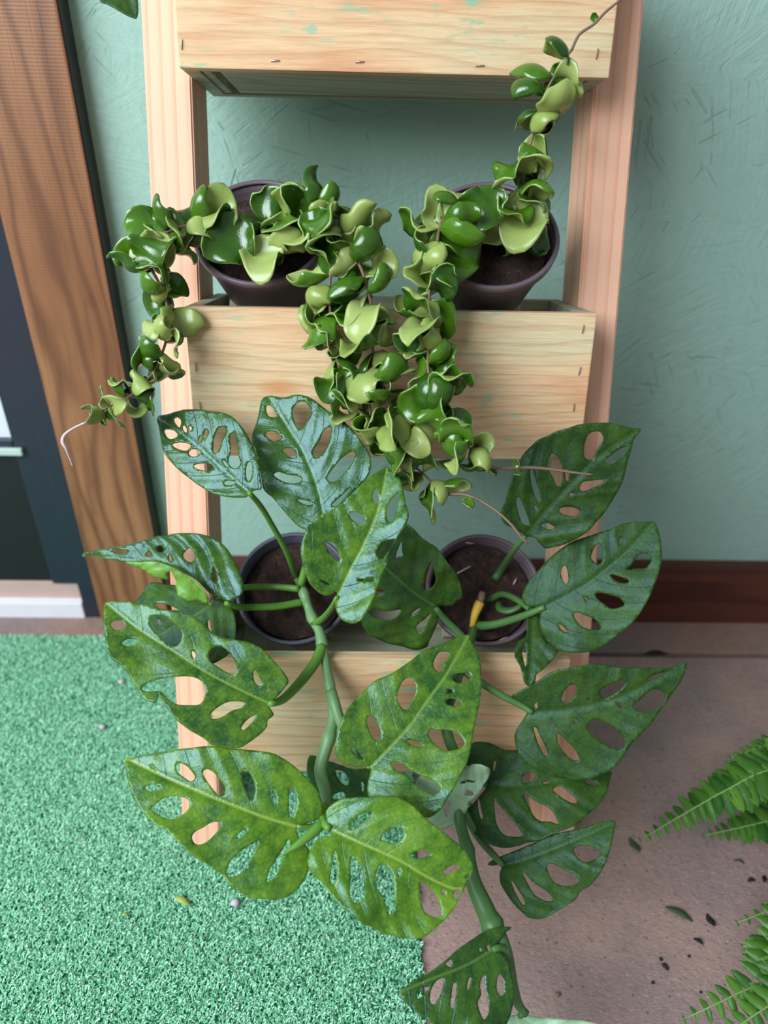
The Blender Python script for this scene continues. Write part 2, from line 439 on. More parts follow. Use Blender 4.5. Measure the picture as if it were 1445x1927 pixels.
def px_tube(name, rows, mat, parent, step=10, seg=8, flat=1.0, knots=()):
    """rows: (px, py, depth, radius) -> smooth tube in space"""
    q = catmull(rows, step, False)
    pts = [at_z(a[0], a[1], a[2]) for a in q]; rad = [max(a[3], .0003) for a in q]
    for kx in knots:
        i = min(range(len(q)), key=lambda j: abs(q[j][1]-kx))
        for j, f in ((i, 1.28), (i-1, 1.12), (i+1, 1.1)):
            if 0 <= j < len(rad): rad[j] *= f
    o0 = pts[0]
    me = tube_mesh(name, [p-o0 for p in pts], rad, seg, flat)
    return obj(name, me, Matrix.Translation(o0), parent, mat, True), pts

# ------------------------------------------------------------------ the setting
YW = 1.345                                          # wall plane
YT = 1.302                                          # face of door trim and baseboard
wall = tag(box('wall_back', (-8, YW, 0), (8, YW+.08, 3.2), MAT['wall'], bev=0), kind='structure')
YJ = on_floor(1300, 1231).y                         # joint between the strip along the wall and the slab
YE = on_floor(60, 1201).y                           # back edge of the turf
floor = tag(box('floor', (-8, -8, -.06), (8, YJ-.010, 0), MAT['concrete'], bev=.002), kind='structure')
strip = tag(box('trim_1', (-8, YJ+.004, -.06), (8, YW, .002), MAT['strip'], bev=.004), kind='structure')
XT0 = on_y(190, 1165, YT).x; XT1 = on_y(288, 1000, YT).x
tr2 = tag(box('trim_2', (XT0, YT, .002), (XT1, YW, 2.5), MAT['trim'], bev=.003), kind='structure')
box('shadow_gap_strip', (XT1, YT+.004, .002), (XT1+.003, YW, 2.5), MAT['doorpanel'], tr2, .001)  # dark strip added to stand in for the shadow gap beside the trim
zb = on_y(1350, 1074.5, YT).z
tag(box('baseboard_back', (XT1+.004, YT+.004, .002), (2.4, YW, zb), MAT['baseboard'], bev=.003), kind='structure')
# door set in the trim
dz = lambda py: on_y(60, py, YT+.02).z
door = empty('door_1', (XT0-.45, YT+.03, .0), kind='structure')
jx = on_y(160, 1165, YT).x
box('jamb', (jx, YT+.006, .002), (XT0, YW, 2.5), MAT['black'], door, .002)
zp = dz(1096)
sx = on_y(22, 822, YT+.02).x
box('panel', (-1.6, YT+.026, zp), (sx, YW, dz(856)), MAT['doorpanel'], door, .002)
box('stile', (sx, YT+.016, zp), (jx, YW, 2.5), MAT['black'], door, .002)
box('rail', (-1.6, YT+.014, dz(856)), (sx, YW, dz(828)), MAT['black'], door, .002)
box('pane', (-1.6, YT+.03, dz(828)), (sx, YW, 2.3), MAT['pane'], door, .001)
box('letter_bar', (-1.6, YT+.004, dz(852)), (on_y(42, 846, YT+.01).x, YT+.014, dz(839)), MAT['palebar'], door, .003)
box('bottom_rail', (-1.6, YT+.022, dz(1126)), (jx, YW, zp), MAT['pink'], door, .002)
box('sill', (-1.6, YT+.002, .002), (jx, YW, dz(1126)), MAT['white'], door, .003)

# turf mat: backing + pile
XE = on_floor(792, 1800).x
mat_back = box('turf_mat', (-1.25, .1, 0), (XE, YE, .004), MAT['turfbase'], None, .001)
tag(mat_back, 'bright green artificial turf mat covering the left of the floor', 'turf mat')
def turf(n):
    x = rng.uniform(-1.25, XE, n); y = rng.uniform(.1, YE, n)
    ex = XE-.004+.006*np.sin(y*60)+.004*np.sin(y*171)
    k = x < ex+rng.normal(0, .002, n); x = x[k]; y = y[k]; n = len(x)
    th = rng.uniform(0, 2*np.pi, n); L = rng.uniform(.003, .0062, n); hgt = rng.uniform(.0045, .0085, n)
    wd = rng.uniform(.0007, .0011, n); c, s = np.cos(th), np.sin(th)
    bend = rng.uniform(-1, 1, n)
    pos = np.zeros((n, 6, 3), np.float32)
    for i, (f, z) in enumerate(((0, .3), (.45, .85), (1.0, 1.0))):
        cx = x+c*L*f+(-s)*L*.5*bend*f*f; cy = y+s*L*f+c*L*.5*bend*f*f
        wf = wd*(1, 1, .55)[i]
        pos[:, 2*i, 0] = cx-s*wf; pos[:, 2*i, 1] = cy+c*wf
        pos[:, 2*i+1, 0] = cx+s*wf; pos[:, 2*i+1, 1] = cy-c*wf
        pos[:, 2*i, 2] = .003+hgt*z; pos[:, 2*i+1, 2] = .003+hgt*z*(.9 if i == 2 else 1)
    b = (np.arange(n)*6)[:, None, None]
    q = np.array([[0, 1, 3, 2], [2, 3, 5, 4]])[None]
    idx = (b+q).reshape(-1).astype(np.int32)
    me = bpy.data.meshes.new('turf_pile')
    me.vertices.add(n*6); me.vertices.foreach_set('co', pos.reshape(-1))
    me.loops.add(len(idx)); me.loops.foreach_set('vertex_index', idx)
    me.polygons.add(n*2); me.polygons.foreach_set('loop_start', np.arange(0, n*8, 4, dtype=np.int32))
    me.update(calc_edges=True)
    a = me.attributes.new('tone', 'FLOAT', 'POINT')
    t = np.clip(rng.normal(.5, .25, n), 0, 1)
    a.data.foreach_set('value', np.repeat(t, 6).astype(np.float32))
    o = obj('turf_pile', me, Matrix.Identity(4) if False else Matrix.Translation((0, 0, 0)), None, MAT['turf'])
    put(o, Matrix.Identity(4), None)
    o.parent = mat_back; o.matrix_basis = WM[mat_back.name].inverted()
    o['kind'] = 'stuff'
turf(310000)

# ------------------------------------------------------------------ ladder planter stand
YF, LEAN = .717, math.radians(19.97)
XLO, XLI, XRI, XRO = -.305, -.243, .297, .355
BLEAN = math.radians(11)
stand = empty('ladder_planter_stand', (.025, YF, 0), 'pale pine ladder stand with three planter boxes leaning on the green wall', 'plant stand')
LEGD = .095
LEGH = 1.315
for xa, xb in ((XLO, XLI), (XRI, XRO)):
    # the leg leans back; its foot is cut level by sinking the corner to the floor
    Rm = Matrix.Rotation(-LEAN, 4, 'X')
    bm = bmesh.new(); bmesh.ops.create_cube(bm, size=1)
    for v in bm.verts:
        p = Vector(((v.co.x+.5)*(xb-xa), (v.co.y+.5)*LEGD, (v.co.z+.5)*LEGH))
        if v.co.z < 0: p.z = -p.y*math.tan(-LEAN)*-1 if False else p.y*math.tan(LEAN)
        v.co = p
    bmesh.ops.bevel(bm, geom=bm.edges[:], offset=.0025, segments=2, affect='EDGES')
    me = bpy.data.meshes.new('leg'); bm.to_mesh(me); bm.free()
    obj('leg', me, Matrix.Translation((xa, YF, .0045 if xa < 0 else 0)) @ Rm, stand, MAT['leg'])

def edge3d(pl, pr):
    """front edge of a box between the legs: mean depth from its known width"""
    z = F*(XRI-XLI)/(pr[0]-pl[0])
    return at_z((pl[0]+pr[0])/2, (pl[1]+pr[1])/2, z)
BT = .02                                            # board thickness
BDEP = .207
POT_K = .96
POT_R, POT_H, rb = .0925*POT_K, .105*POT_K, .068*POT_K
POT_T = math.radians(36)
PAX = Vector((0, -math.sin(POT_T), math.cos(POT_T)))
PROT = Vector((0, 0, 1)).rotation_difference(PAX).to_matrix().to_4x4()
def potc(px, py, d_px): return at_z(px, py, F*2*POT_R/d_px)
POTS = {'mid': [potc(489, 433, 250), potc(926, 439, 254)], 'low': [potc(553, 1104, 217), potc(910, 1107, 215)], 'top': []}
BOXES = {}
def planter_box(key, P, up_is_top, hgt, staples, bottom_gap=True):
    """P: mid of the front top (or bottom) outer edge; local x across, y to the wall, z up along the board"""
    root_m = Matrix.Translation((.5*(XLI+XRI), P.y, P.z)) @ Matrix.Rotation(-BLEAN, 4, 'X')
    if up_is_top: root_m = root_m @ Matrix.Translation((0, 0, -hgt))
    o = bpy.data.objects.new('planter_box', None); COL.objects.link(o); o.empty_display_size = .05
    put(o, root_m, stand)
    W = XRI-XLI-.002
    def b(name, mn, mx):
        mn, mx = Vector(mn), Vector(mx); s = mx-mn
        return obj(name, box_mesh(name, *s, .0018), root_m @ Matrix.Translation((mn+mx)/2), o, MAT['board' if name == 'front_board' else 'under'])
    b('front_board', (-W/2, 0, 0), (W/2, BT, hgt))
    b('back_board', (-W/2+.0, BDEP-BT, 0), (W/2, BDEP, hgt))
    for sgn in (-1, 1):
        x0 = -W/2 if sgn < 0 else W/2-BT*1.0
        b('side_board', (x0, BT+.0005, 0), (x0+BT, BDEP-BT-.0005, hgt))
    # floor boards with the slot at the left; where pots stand, high enough to carry their sloped rests
    inv = root_m.inverted(); CH, CT = .055, .012
    rests = []
    for c in POTS[key]:
        q = inv @ (Matrix.Translation(c) @ PROT)                       # pot frame seen from the box
        low = q @ Vector((0, -CH, -POT_H-CT-.0004)); rests.append((q, low.z))
    fz = min([l for _, l in rests])-.0006 if rests else .02
    b('bottom_board', (-W/2+BT+.001, BT+.001, fz-.018), (-W/2+BT+.012, BDEP-BT-.001, fz))
    b('bottom_board', (-W/2+BT+.024, BT+.001, fz-.018), (W/2-BT-.02, BDEP-BT-.001, fz))
    b('bottom_board', (W/2-BT-.019, BT+.001, fz-.018), (W/2-BT-.001, BDEP-BT-.001, fz))
    for q, l in rests:
        me = box_mesh('pot_rest', .11, 2*CH, CT, .001)
        obj('pot_rest', me, root_m @ q @ Matrix.Translation((0, 0, -POT_H-CT/2-.0004)), o, MAT['under'])
        # upright that carries the high end of the rest
        hi = q @ Vector((0, CH-.012, -POT_H-CT-.001))
        if hi.z-fz > .004:
            ps = hi.z-fz-.012
            me = box_mesh('rest_post', .09, .012, ps, .001)
            obj('rest_post', me, root_m @ Matrix.Translation((hi.x, hi.y, fz+ps/2+.0003)), o, MAT['under'])
    st = tube_mesh('staple', [(0, .004, -.006), (0, -.0012, -.005), (0, -.0016, 0), (0, -.0012, .005), (0, .004, .006)], [.0009]*5, 6)
    for (x, z, a) in staples:
        obj('staple', st, root_m @ Matrix.Translation((x, 0, z)) @ Matrix.Rotation(a, 4, 'Y'), o, MAT['staple'])
    BOXES[key] = (root_m, hgt)
    return o
W2 = (XRI-XLI)/2
Pm = edge3d((350.5, 577), (1131.5, 590))
# height of the middle board from where its lower edge shows (y about 862)
def board_height(P, py):
    d = Vector((0, math.sin(BLEAN), math.cos(BLEAN)))
    for i in range(4000):
        t = i*.0001
        q = Vector((.1, P.y, P.z))-d*t
        v = q-CAMP; yy = CY-F*v.dot(UP)/v.dot(FWD)
        if yy >= py: return t
HM = board_height(Pm, 863)
planter_box('mid', Pm, True, HM, [(-W2+.012, HM-.022, .1), (-W2+.010, HM-.078, 0), (-W2+.012, HM-.13, -.1), (W2-.018, HM-.02, .1), (W2-.016, HM-.075, .15), (W2-.018, HM-.125, 0), (W2-.02, HM-.17, 0), (.1, .012, 1.5)])
Pt = edge3d((341, 126), (1153, 149))
planter_box('top', Pt, False, HM, [(-W2+.006, .025, .1), (-W2+.008, .1, 0), (-.15, .010, 1.5), (-.045, .011, 1.5), (.105, .010, 1.5), (W2-.02, .026, .1), (W2-.018, .1, .1)])
zl = depth(Vector((.03, Pm.y, Pm.z)))
# lower box: same protrusion in front of the legs as the middle one
prot = (YF+Pm.z*math.tan(LEAN))-Pm.y
best = None
for i in range(2000):
    z = .15+i*.0005
    q = Vector((0, YF+z*math.tan(LEAN)-prot, z)); v = q-CAMP; yy = CY-F*v.dot(UP)/v.dot(FWD)
    if best is None or abs(yy-1239) < best[0]: best = (abs(yy-1239), q)
Pl = best[1]
HL = board_height(Pl, 1453)
planter_box('low', Pl, True, HL, [(-W2+.012, HL-.022, .1), (-W2+.010, HL-.1, 0), (W2-.018, HL-.02, .1), (W2-.016, HL-.1, .15)])
print('mid', Pm, HM, 'top', Pt, 'low', Pl, HL, 'prot', prot)

# ------------------------------------------------------------------ pots
def lathe(name, prof, seg=48):
    V = []; Fc = []; n = len(prof)
    for k in range(seg):
        a = 2*math.pi*k/seg
        for r, z in prof: V.append((r*math.cos(a), r*math.sin(a), z))
    for k in range(seg):
        for i in range(n-1):
            Fc.append((k*n+i, ((k+1) % seg)*n+i, ((k+1) % seg)*n+i+1, k*n+i+1))
    return mesh_pydata(name, V, Fc)
def soil_mesh():
    R = POT_R-.012; V = [(0, 0, .004)]; Fc = []; rings = 14; seg = 44
    for i in range(1, rings+1):
        for k in range(seg):
            a = 2*math.pi*k/seg; r = R*i/rings
            z = .004*math.sin(9*a+i)*i/rings*.5+random.uniform(-.0025, .0025)-.006*(i/rings)**2
            V.append((r*math.cos(a), r*math.sin(a), z))
    for k in range(seg): Fc.append((0, 1+k, 1+(k+1) % seg))
    for i in range(rings-1):
        for k in range(seg):
            a = 1+i*seg; b = a+seg
            Fc.append((a+k, b+k, b+(k+1) % seg, a+(k+1) % seg))
    return mesh_pydata('soil', V, Fc)
def make_pot(root, center, mat):
    """center = middle of the rim"""
    mw = Matrix.Translation(center) @ PROT
    body = lathe('pot', [(0, -POT_H), (rb-.004, -POT_H), (rb, -POT_H+.004), (POT_R-.006, -.018), (POT_R-.004, -.016), (POT_R-.003, -.004),
                         (POT_R-.0045, -.003), (POT_R-.006, -.02), (rb-.004, -POT_H+.01), (0, -POT_H+.008)])
    p = obj('pot', body, mw, root, mat, True)
    rim = lathe('rim', [(POT_R-.0045, -.003), (POT_R-.0035, -.013), (POT_R, -.0125), (POT_R+.0012, -.002), (POT_R, 0), (POT_R-.003, .0005), (POT_R-.0055, -.001), (POT_R-.0055, -.004), (POT_R-.0045, -.003)])
    obj('rim', rim, mw, p, mat, True)
    obj('soil', soil_mesh(), mw @ Matrix.Translation((0, 0, -.018)), p, MAT['soil'], True)
    return mw
def soil_pt(mw, px, py, dz=-.016):
    """where the ray through a pixel meets the soil plane"""
    n = (mw.to_3x3() @ Vector((0, 0, 1))); c = mw @ Vector((0, 0, dz))
    r = ray(px, py); return CAMP + r*((c-CAMP).dot(n)/r.dot(n))

# ------------------------------------------------------------------ big split leaves (outlines read in crops of the photograph, each on its own plane)
CR = {'A': (280,760,6.568), 'B': (470,735,6.021), 'C': (560,870,6.218), 'D': (140,990,4.379), 'E': (180,1120,3.905), 'F': (220,1395,3.6125),
      'G': (570,1490,4.379), 'H': (620,1185,4.661), 'I': (640,980,6.021), 'J': (930,785,4.983), 'K': (955,970,4.738), 'L': (950,1240,4.129),
      'M': (860,1380,4.661), 'N': (840,1520,4.379), 'O': (740,1690,3.803), 'X': (460,1267,2.89), 'P': (0,0,1.0)}
def topx(c, pts):
    x0, y0, s = CR[c]; return [(x0+a/s, y0+b/s) for a, b in pts]
def inside(poly, P):
    x, y = P[:, 0], P[:, 1]; r = np.zeros(len(P), bool); n = len(poly); j = n-1
    for i in range(n):
        xi, yi = poly[i]; xj, yj = poly[j]
        c = ((yi > y) != (yj > y)) & (x < (xj-xi)*(y-yi)/(yj-yi+1e-12)+xi)
        r ^= c; j = i
    return r
def dist_poly(poly, P):
    d = np.full(len(P), 1e9); n = len(poly)
    for i in range(n):
        a = poly[i]; b = poly[(i+1) % n]; ab = b-a; t = np.clip(((P-a)@ab)/(ab@ab+1e-9), 0, 1)
        d = np.minimum(d, np.linalg.norm(P-(a+t[:, None]*ab), axis=1))
    return d
def leaf_mesh(crop, outline, midrib, holes, za, fold=.12, curl=.10, quilt=.0013, edge=.0, nv=6, thick=.0009, grid=5.0, wave=.006, seed=0, asym=0.0):
    """za = depths (base, tip, side); side = point to the right of base->tip at half length"""
    O = catmull(topx(crop, outline), 5.0, True); Hs = [catmull(topx(crop, h), 3.5, True) for h in holes]
    R = catmull(topx(crop, midrib), 4.0, False)
    base, tip = R[0], R[-1]
    mid = R[len(R)//2]; dv = tip-base; Ln = np.linalg.norm(dv)
    sd = np.array([-dv[1], dv[0]])/Ln                      # image right-hand side (y down)
    anchors = np.array([[*base, 1], [*tip, 1], [*(mid+sd*Ln*.3), 1]])
    if len(za) == 2:                                       # (base depth, turn towards the daylight)
        b3 = at_z(base[0], base[1], za[0]); vc = (CAMP-b3).normalized(); vl = (LIGHT_POS-b3).normalized()
        nn = vc.lerp((vc+vl).normalized(), za[1])
        dep = lambda q: za[0]*ray(base[0], base[1]).dot(nn)/ray(q[0], q[1]).dot(nn)
        za = [dep(base), dep(tip), dep(mid+sd*Ln*.3)]
    coef = np.linalg.solve(anchors, 1/np.array(za))
    # triangulate
    x0, y0 = O.min(0); x1, y1 = O.max(0)
    gx, gy = np.meshgrid(np.arange(x0, x1, grid), np.arange(y0, y1, grid*.87)); gx[1::2] += grid/2
    G = np.stack([gx.ravel(), gy.ravel()], 1)+rng.uniform(-.4, .4, (gx.size, 2))
    k = inside(O, G); G = G[k]; G = G[dist_poly(O, G) > grid*.45]
    for h in Hs:
        G = G[~inside(h, G)]
        if len(G): G = G[dist_poly(h, G) > grid*.4]
    rib = R[(np.arange(len(R)) > 1) & (np.arange(len(R)) < len(R)-1)]
    V = [O]; E = []; n = len(O); E += [(i, (i+1) % n) for i in range(n)]
    off = n
    for h in Hs:
        V.append(h); m_ = len(h); E += [(off+i, off+(i+1) % m_) for i in range(m_)]; off += m_
    V.append(G); V = np.concatenate(V)
    ov, oe, of, *_ = delaunay_2d_cdt([Vector(p) for p in V], E, [], 0, 1e-4)
    P = np.array([tuple(p) for p in ov]); T = np.array([tuple(f) for f in of])
    cen = P[T].mean(1); k = inside(O, cen)
    for h in Hs: k &= ~inside(h, cen)
    T = T[k]
    used = np.unique(T); rem = -np.ones(len(P), int); rem[used] = np.arange(len(used)); P = P[used]; T = rem[T]
    # leaf coordinates
    seg = np.diff(R, axis=0); sl = np.linalg.norm(seg, axis=1); cum = np.concatenate([[0], np.cumsum(sl)]); tot = cum[-1]
    bd = np.full(len(P), 1e9); S = np.zeros(len(P)); D = np.zeros(len(P))
    for i in range(len(seg)):
        u = seg[i]/sl[i]; rel = P-R[i]; t = rel@u
        lo = -1e9 if i == 0 else 0; hi = 1e9 if i == len(seg)-1 else sl[i]
        tc = np.clip(t, lo, hi); q = rel-tc[:, None]*u; dd = np.linalg.norm(q, axis=1)
        c = dd < bd; bd[c] = dd[c]; S[c] = (cum[i]+tc[c])/tot; D[c] = (np.sign(rel[:, 0]*-u[1]+rel[:, 1]*u[0])*dd)[c]
    wmax = np.percentile(np.abs(D), 98)+1e-6
    dn = D/wmax
    # world positions on the leaf's plane
    z = 1/(coef[0]*P[:, 0]+coef[1]*P[:, 1]+coef[2])
    rw = np.array(FWD)[None]+np.outer((P[:, 0]-CX)/F, np.array(RGT))+np.outer((CY-P[:, 1])/F, np.array(UP))
    X = np.array(CAMP)[None]+rw*z[:, None]
    def pw(q):
        zz = 1/(coef[0]*q[0]+coef[1]*q[1]+coef[2]); return np.array(at_z(q[0], q[1], zz))
    B, Tp, Sd = pw(base), pw(tip), pw(mid+sd*Ln*.3)
    N = np.cross(Tp-B, Sd-B); N /= np.linalg.norm(N)
    if N@(np.array(CAMP)-B) < 0: N = -N
    Lw = np.linalg.norm(Tp-B)
    mpp = Lw/Ln
    a = np.abs(dn); Sc = np.clip(S, -.2, 1.05)
    r2 = np.random.default_rng(seed+11)
    ph = (Sc-.20*a-.20*a*a)*nv
    fr = np.abs((ph % 1)-.5)*2                                # 0 on a vein
    puff = .5-.5*np.cos(np.clip(fr, 0, 1)*math.pi)
    h = fold*Lw*.28*(a**1.15)*(1+asym*np.sign(dn))            # the halves rise from the midrib
    h -= curl*Lw*(Sc-.35)**2                                  # arching towards the tip
    vi = np.floor(ph).astype(int)+40; tab = r2.uniform(.1, 1.5, (2, 120))
    h += quilt*tab[(dn > 0).astype(int), np.clip(vi, 0, 119)]*puff*np.clip(a*3, 0, 1)*(1-.35*a)
    for _ in range(5):
        kx, ky, kp = r2.uniform(4, 16), r2.uniform(-5, 5), r2.uniform(0, 6.28)
        h += .0009*np.sin(Sc*kx+dn*ky+kp)*np.clip(a*2, 0, 1)
    h -= edge*Lw*.3*np.clip(a-.55, 0, 1)**2*4
    p1, p2 = r2.uniform(0, 6.28, 2)
    h += wave*np.clip(a-.3, 0, 1)*np.sin(Sc*11+p1+dn*2)+wave*.5*np.sin(Sc*5+p2)*a
    # midrib groove
    h -= .0016*np.exp(-(a/.05)**2)
    X = X+N[None]*h[:, None]
    nV = len(X)
    Xb = X-N[None]*thick
    # orientation
    fa, fb, fc = P[T[:, 0]], P[T[:, 1]], P[T[:, 2]]
    ar = (fb[:, 0]-fa[:, 0])*(fc[:, 1]-fa[:, 1])-(fb[:, 1]-fa[:, 1])*(fc[:, 0]-fa[:, 0])
    T[ar > 0] = T[ar > 0][:, ::-1]                            # counter-clockwise seen from the lens
    faces = [tuple(t) for t in T]+[(t[2]+nV, t[1]+nV, t[0]+nV) for t in T]
    ed = {}
    for t in T:
        for i in range(3):
            e = (t[i], t[(i+1) % 3]); ed[e] = 1
    rimf = [(b, a_, a_+nV, b+nV) for (a_, b) in ed if (b, a_) not in ed]
    faces += rimf
    o0 = Vector(B)
    me = bpy.data.meshes.new('leaf')
    me.from_pydata([tuple(p) for p in np.concatenate([X, Xb])-B[None]], [], faces)
    mi = [0]*len(T)+[1]*len(T)+[2]*len(rimf)
    me.polygons.foreach_set('material_index', mi)
    me.polygons.foreach_set('use_smooth', [True]*(2*len(T))+[False]*len(rimf))
    uvl = me.uv_layers.new(name='UVMap')
    li = np.zeros(len(me.loops), np.int32); me.loops.foreach_get('vertex_index', li)
    uvv = np.stack([Sc, .5+.5*dn], 1); uvv = np.concatenate([uvv, uvv])
    uvl.data.foreach_set('uv', uvv[li].astype(np.float32).ravel())
    me.update()
    return me, o0

# (crop, outline, midrib from base to tip, holes, depths (base, tip, right-hand side), options)
LEAVES = {}
LEAVES['L1'] = ('A', [(78,150),(110,135),(180,128),(290,108),(400,78),(520,66),(640,70),(760,90),(880,98),(1000,140),(1090,205),(1170,300),(1230,400),(1265,490),(1290,560),(1320,650),(1345,720),(1365,830),(1385,930),(1390,1050),(1340,1062),(1290,1075),(1240,1105),(1225,1130),(1200,1155),(1090,1163),(960,1150),(850,1128),(740,1080),(620,1010),(500,925),(400,850),(320,770),(250,680),(190,580),(160,470),(135,360),(110,270),(80,190)],
 [(1240,1100),(960,850),(640,560),(350,330),(85,155)],
 [[(318,175),(350,165),(390,195),(395,235),(372,290),(335,255),(312,215)],[(190,318),(290,322),(350,375),(335,410),(290,432),(240,425),(200,370)],[(298,512),(340,482),(440,480),(518,510),(490,560),(450,578),(380,565),(320,535)],[(490,600),(520,565),(580,562),(645,592),(620,625),(565,652),(510,640)],[(412,280),(430,262),(465,300),(470,345),(455,355),(425,330)],[(495,285),(510,270),(530,300),(515,335),(500,315)],[(615,440),(625,410),(650,380),(645,430),(625,480)],[(668,400),(690,340),(715,310),(732,350),(725,390),(695,430),(670,425)],[(800,470),(815,400),(870,300),(940,290),(970,340),(925,410),(880,540),(825,610),(795,580)],[(1005,450),(1020,390),(1065,355),(1085,450),(1105,540),(1110,650),(1130,730),(1100,785),(1060,797),(1000,760),(985,690),(1010,600),(1020,520)],[(545,770),(580,745),(700,735),(770,755),(798,790),(775,820),(720,828),(640,815),(580,795)],[(930,970),(960,950),(1020,952),(1070,970),(1030,1000),(970,1005),(935,990)],[(1205,760),(1230,718),(1270,725),(1278,850),(1250,940),(1225,955),(1200,910),(1195,840)],[(910,700),(935,700),(985,770),(960,780),(925,740)]],
 (.905,.9), dict(fold=.06, curl=.06))
LEAVES['L2'] = ('B', [(140,75),(215,45),(300,65),(390,75),(500,50),(600,55),(700,90),(800,160),(900,240),(1010,310),(1100,380),(1190,470),(1280,590),(1350,690),(1375,790),(1370,880),(1330,980),(1240,1080),(1150,1170),(1060,1330),(960,1450),(860,1500),(760,1560),(700,1596),(640,1580),(580,1555),(520,1510),(440,1420),(350,1310),(270,1220),(180,1150),(140,1080),(125,960),(100,850),(65,720),(35,590),(40,480),(75,350),(95,250),(110,150)],
 [(840,1420),(740,1020),(590,670),(430,420),(215,80)],
 [[(180,165),(205,155),(255,195),(300,290),(250,298),(205,280),(180,225)],[(500,190),(560,130),(640,140),(690,215),(680,290),(620,395),(575,435),(530,410),(500,330),(480,250)],[(185,490),(225,465),(300,475),(370,540),(330,560),(275,575),(215,540)],[(380,670),(440,652),(500,670),(530,745),(490,762),(420,730)],[(720,670),(790,570),(840,460),(920,422),(930,480),(880,630),(800,735),(740,755),(715,720)],[(265,950),(320,920),(420,950),(540,970),(590,1000),(560,1040),(480,1052),(400,1035),(320,1000)],[(545,1238),(610,1240),(690,1260),(715,1285),(660,1295),(600,1280)],[(880,975),(960,860),(1060,750),(1170,690),(1195,740),(1150,830),(1050,950),(985,1015),(920,1035),(885,1010)],[(930,1290),(1040,1190),(1150,1090),(1080,1210),(1000,1300),(940,1310)]],
 (.925,.6), dict(fold=.10, curl=.06))
LEAVES['L3'] = ('C', [(1045,30),(1000,55),(930,105),(850,155),(790,215),(700,310),(600,410),(500,500),(400,560),(290,650),(190,725),(130,780),(105,860),(75,930),(55,1030),(60,1120),(80,1230),(110,1330),(150,1420),(210,1490),(280,1545),(340,1560),(400,1540),(450,1510),(455,1560),(440,1620),(440,1700),(470,1780),(530,1850),(610,1883),(690,1880),(760,1840),(810,1770),(870,1650),(930,1500),(970,1380),(1010,1290),(1050,1200),(1060,1100),(1080,1030),(1130,950),(1200,850),(1260,770),(1295,680),(1300,600),(1270,510),(1250,400),(1230,280),(1200,190),(1130,110),(1070,60)],
 [(460,1580),(600,1280),(760,980),(900,660),(990,330),(1045,40)],
 [[(875,370),(905,310),(945,390),(935,450),(905,485),(880,440)],[(1040,560),(1070,480),(1130,400),(1190,350),(1180,480),(1150,600),(1110,700),(1060,690),(1045,640)],[(610,600),(660,583),(740,605),(790,650),(770,720),(735,750),(690,710),(630,660)],[(335,940),(365,930),(440,965),(480,1060),(495,1130),(480,1160),(420,1110),(350,1010)],[(920,1060),(960,970),(1010,930),(1120,910),(1150,900),(1090,1010),(1040,1080),(1000,1130),(960,1130)],[(690,1365),(760,1370),(900,1365),(890,1390),(760,1395)],[(260,1375),(310,1390),(380,1430),(375,1442),(310,1415)]],
 (.895,.3), dict(fold=.30, curl=.10, asym=.2))
LEAVES['L4'] = ('D', [(38,235),(60,212),(110,205),(260,178),(420,155),(550,120),(660,85),(770,65),(900,50),(1030,60),(1130,95),(1210,155),(1280,250),(1330,340),(1365,430),(1382,510),(1365,560),(1320,595),(1265,625),(1180,580),(1100,545),(1000,445),(900,390),(800,335),(650,292),(540,300),(430,300),(300,275),(190,262),(140,235),(90,228),(60,255)],
 [(1250,635),(1100,540),(850,360),(600,295),(200,255),(45,240)],
 [[(300,185),(360,190),(425,200),(425,225),(360,222),(310,205)],[(585,225),(605,208),(628,232),(610,252),(588,240)],[(662,180),(690,155),(722,180),(722,205),(695,213),(668,200)],[(890,225),(930,178),(975,205),(990,255),(960,295),(910,275)],[(1140,330),(1155,360),(1170,420),(1165,470),(1145,450),(1135,390)],[(768,230),(785,235),(798,270),(790,292),(775,265)]],
 (.985,1.1), dict(fold=-.10, curl=.04, quilt=.003))
LEAVES['L4f'] = ('D', [(420,300),(540,302),(650,294),(800,338),(900,392),(1000,450),(1085,530),(1100,580),(1095,640),(1020,610),(930,575),(880,550),(840,490),(815,400),(790,365),(765,385),(775,440),(690,425),(620,385),(520,350)],
 [(1100,600),(900,400),(650,300),(430,302)], [], (.985,.975,.95), dict(fold=.05, curl=.0, quilt=.002))
LEAVES['L5'] = ('D', [(495,610),(560,550),(660,490),(760,485),(840,490),(900,570),(1000,605),(1090,640),(1120,590),(1180,600),(1250,640),(1300,690),(1325,800),(1320,900),(1290,980),(1220,1090),(1150,1160),(1080,1110),(1000,1050),(850,1000),(700,960),(590,830),(510,690)],
 [(1110,650),(980,735),(820,820),(690,890),(560,900)],
 [[(668,650),(700,638),(760,640),(855,690),(800,690),(720,685),(680,670)],[(1098,790),(1105,768),(1122,785),(1130,870),(1105,840)],[(680,790),(700,785),(720,805),(705,818)]],
 (1.012,1.006,1.034), dict(fold=.06, curl=.04))
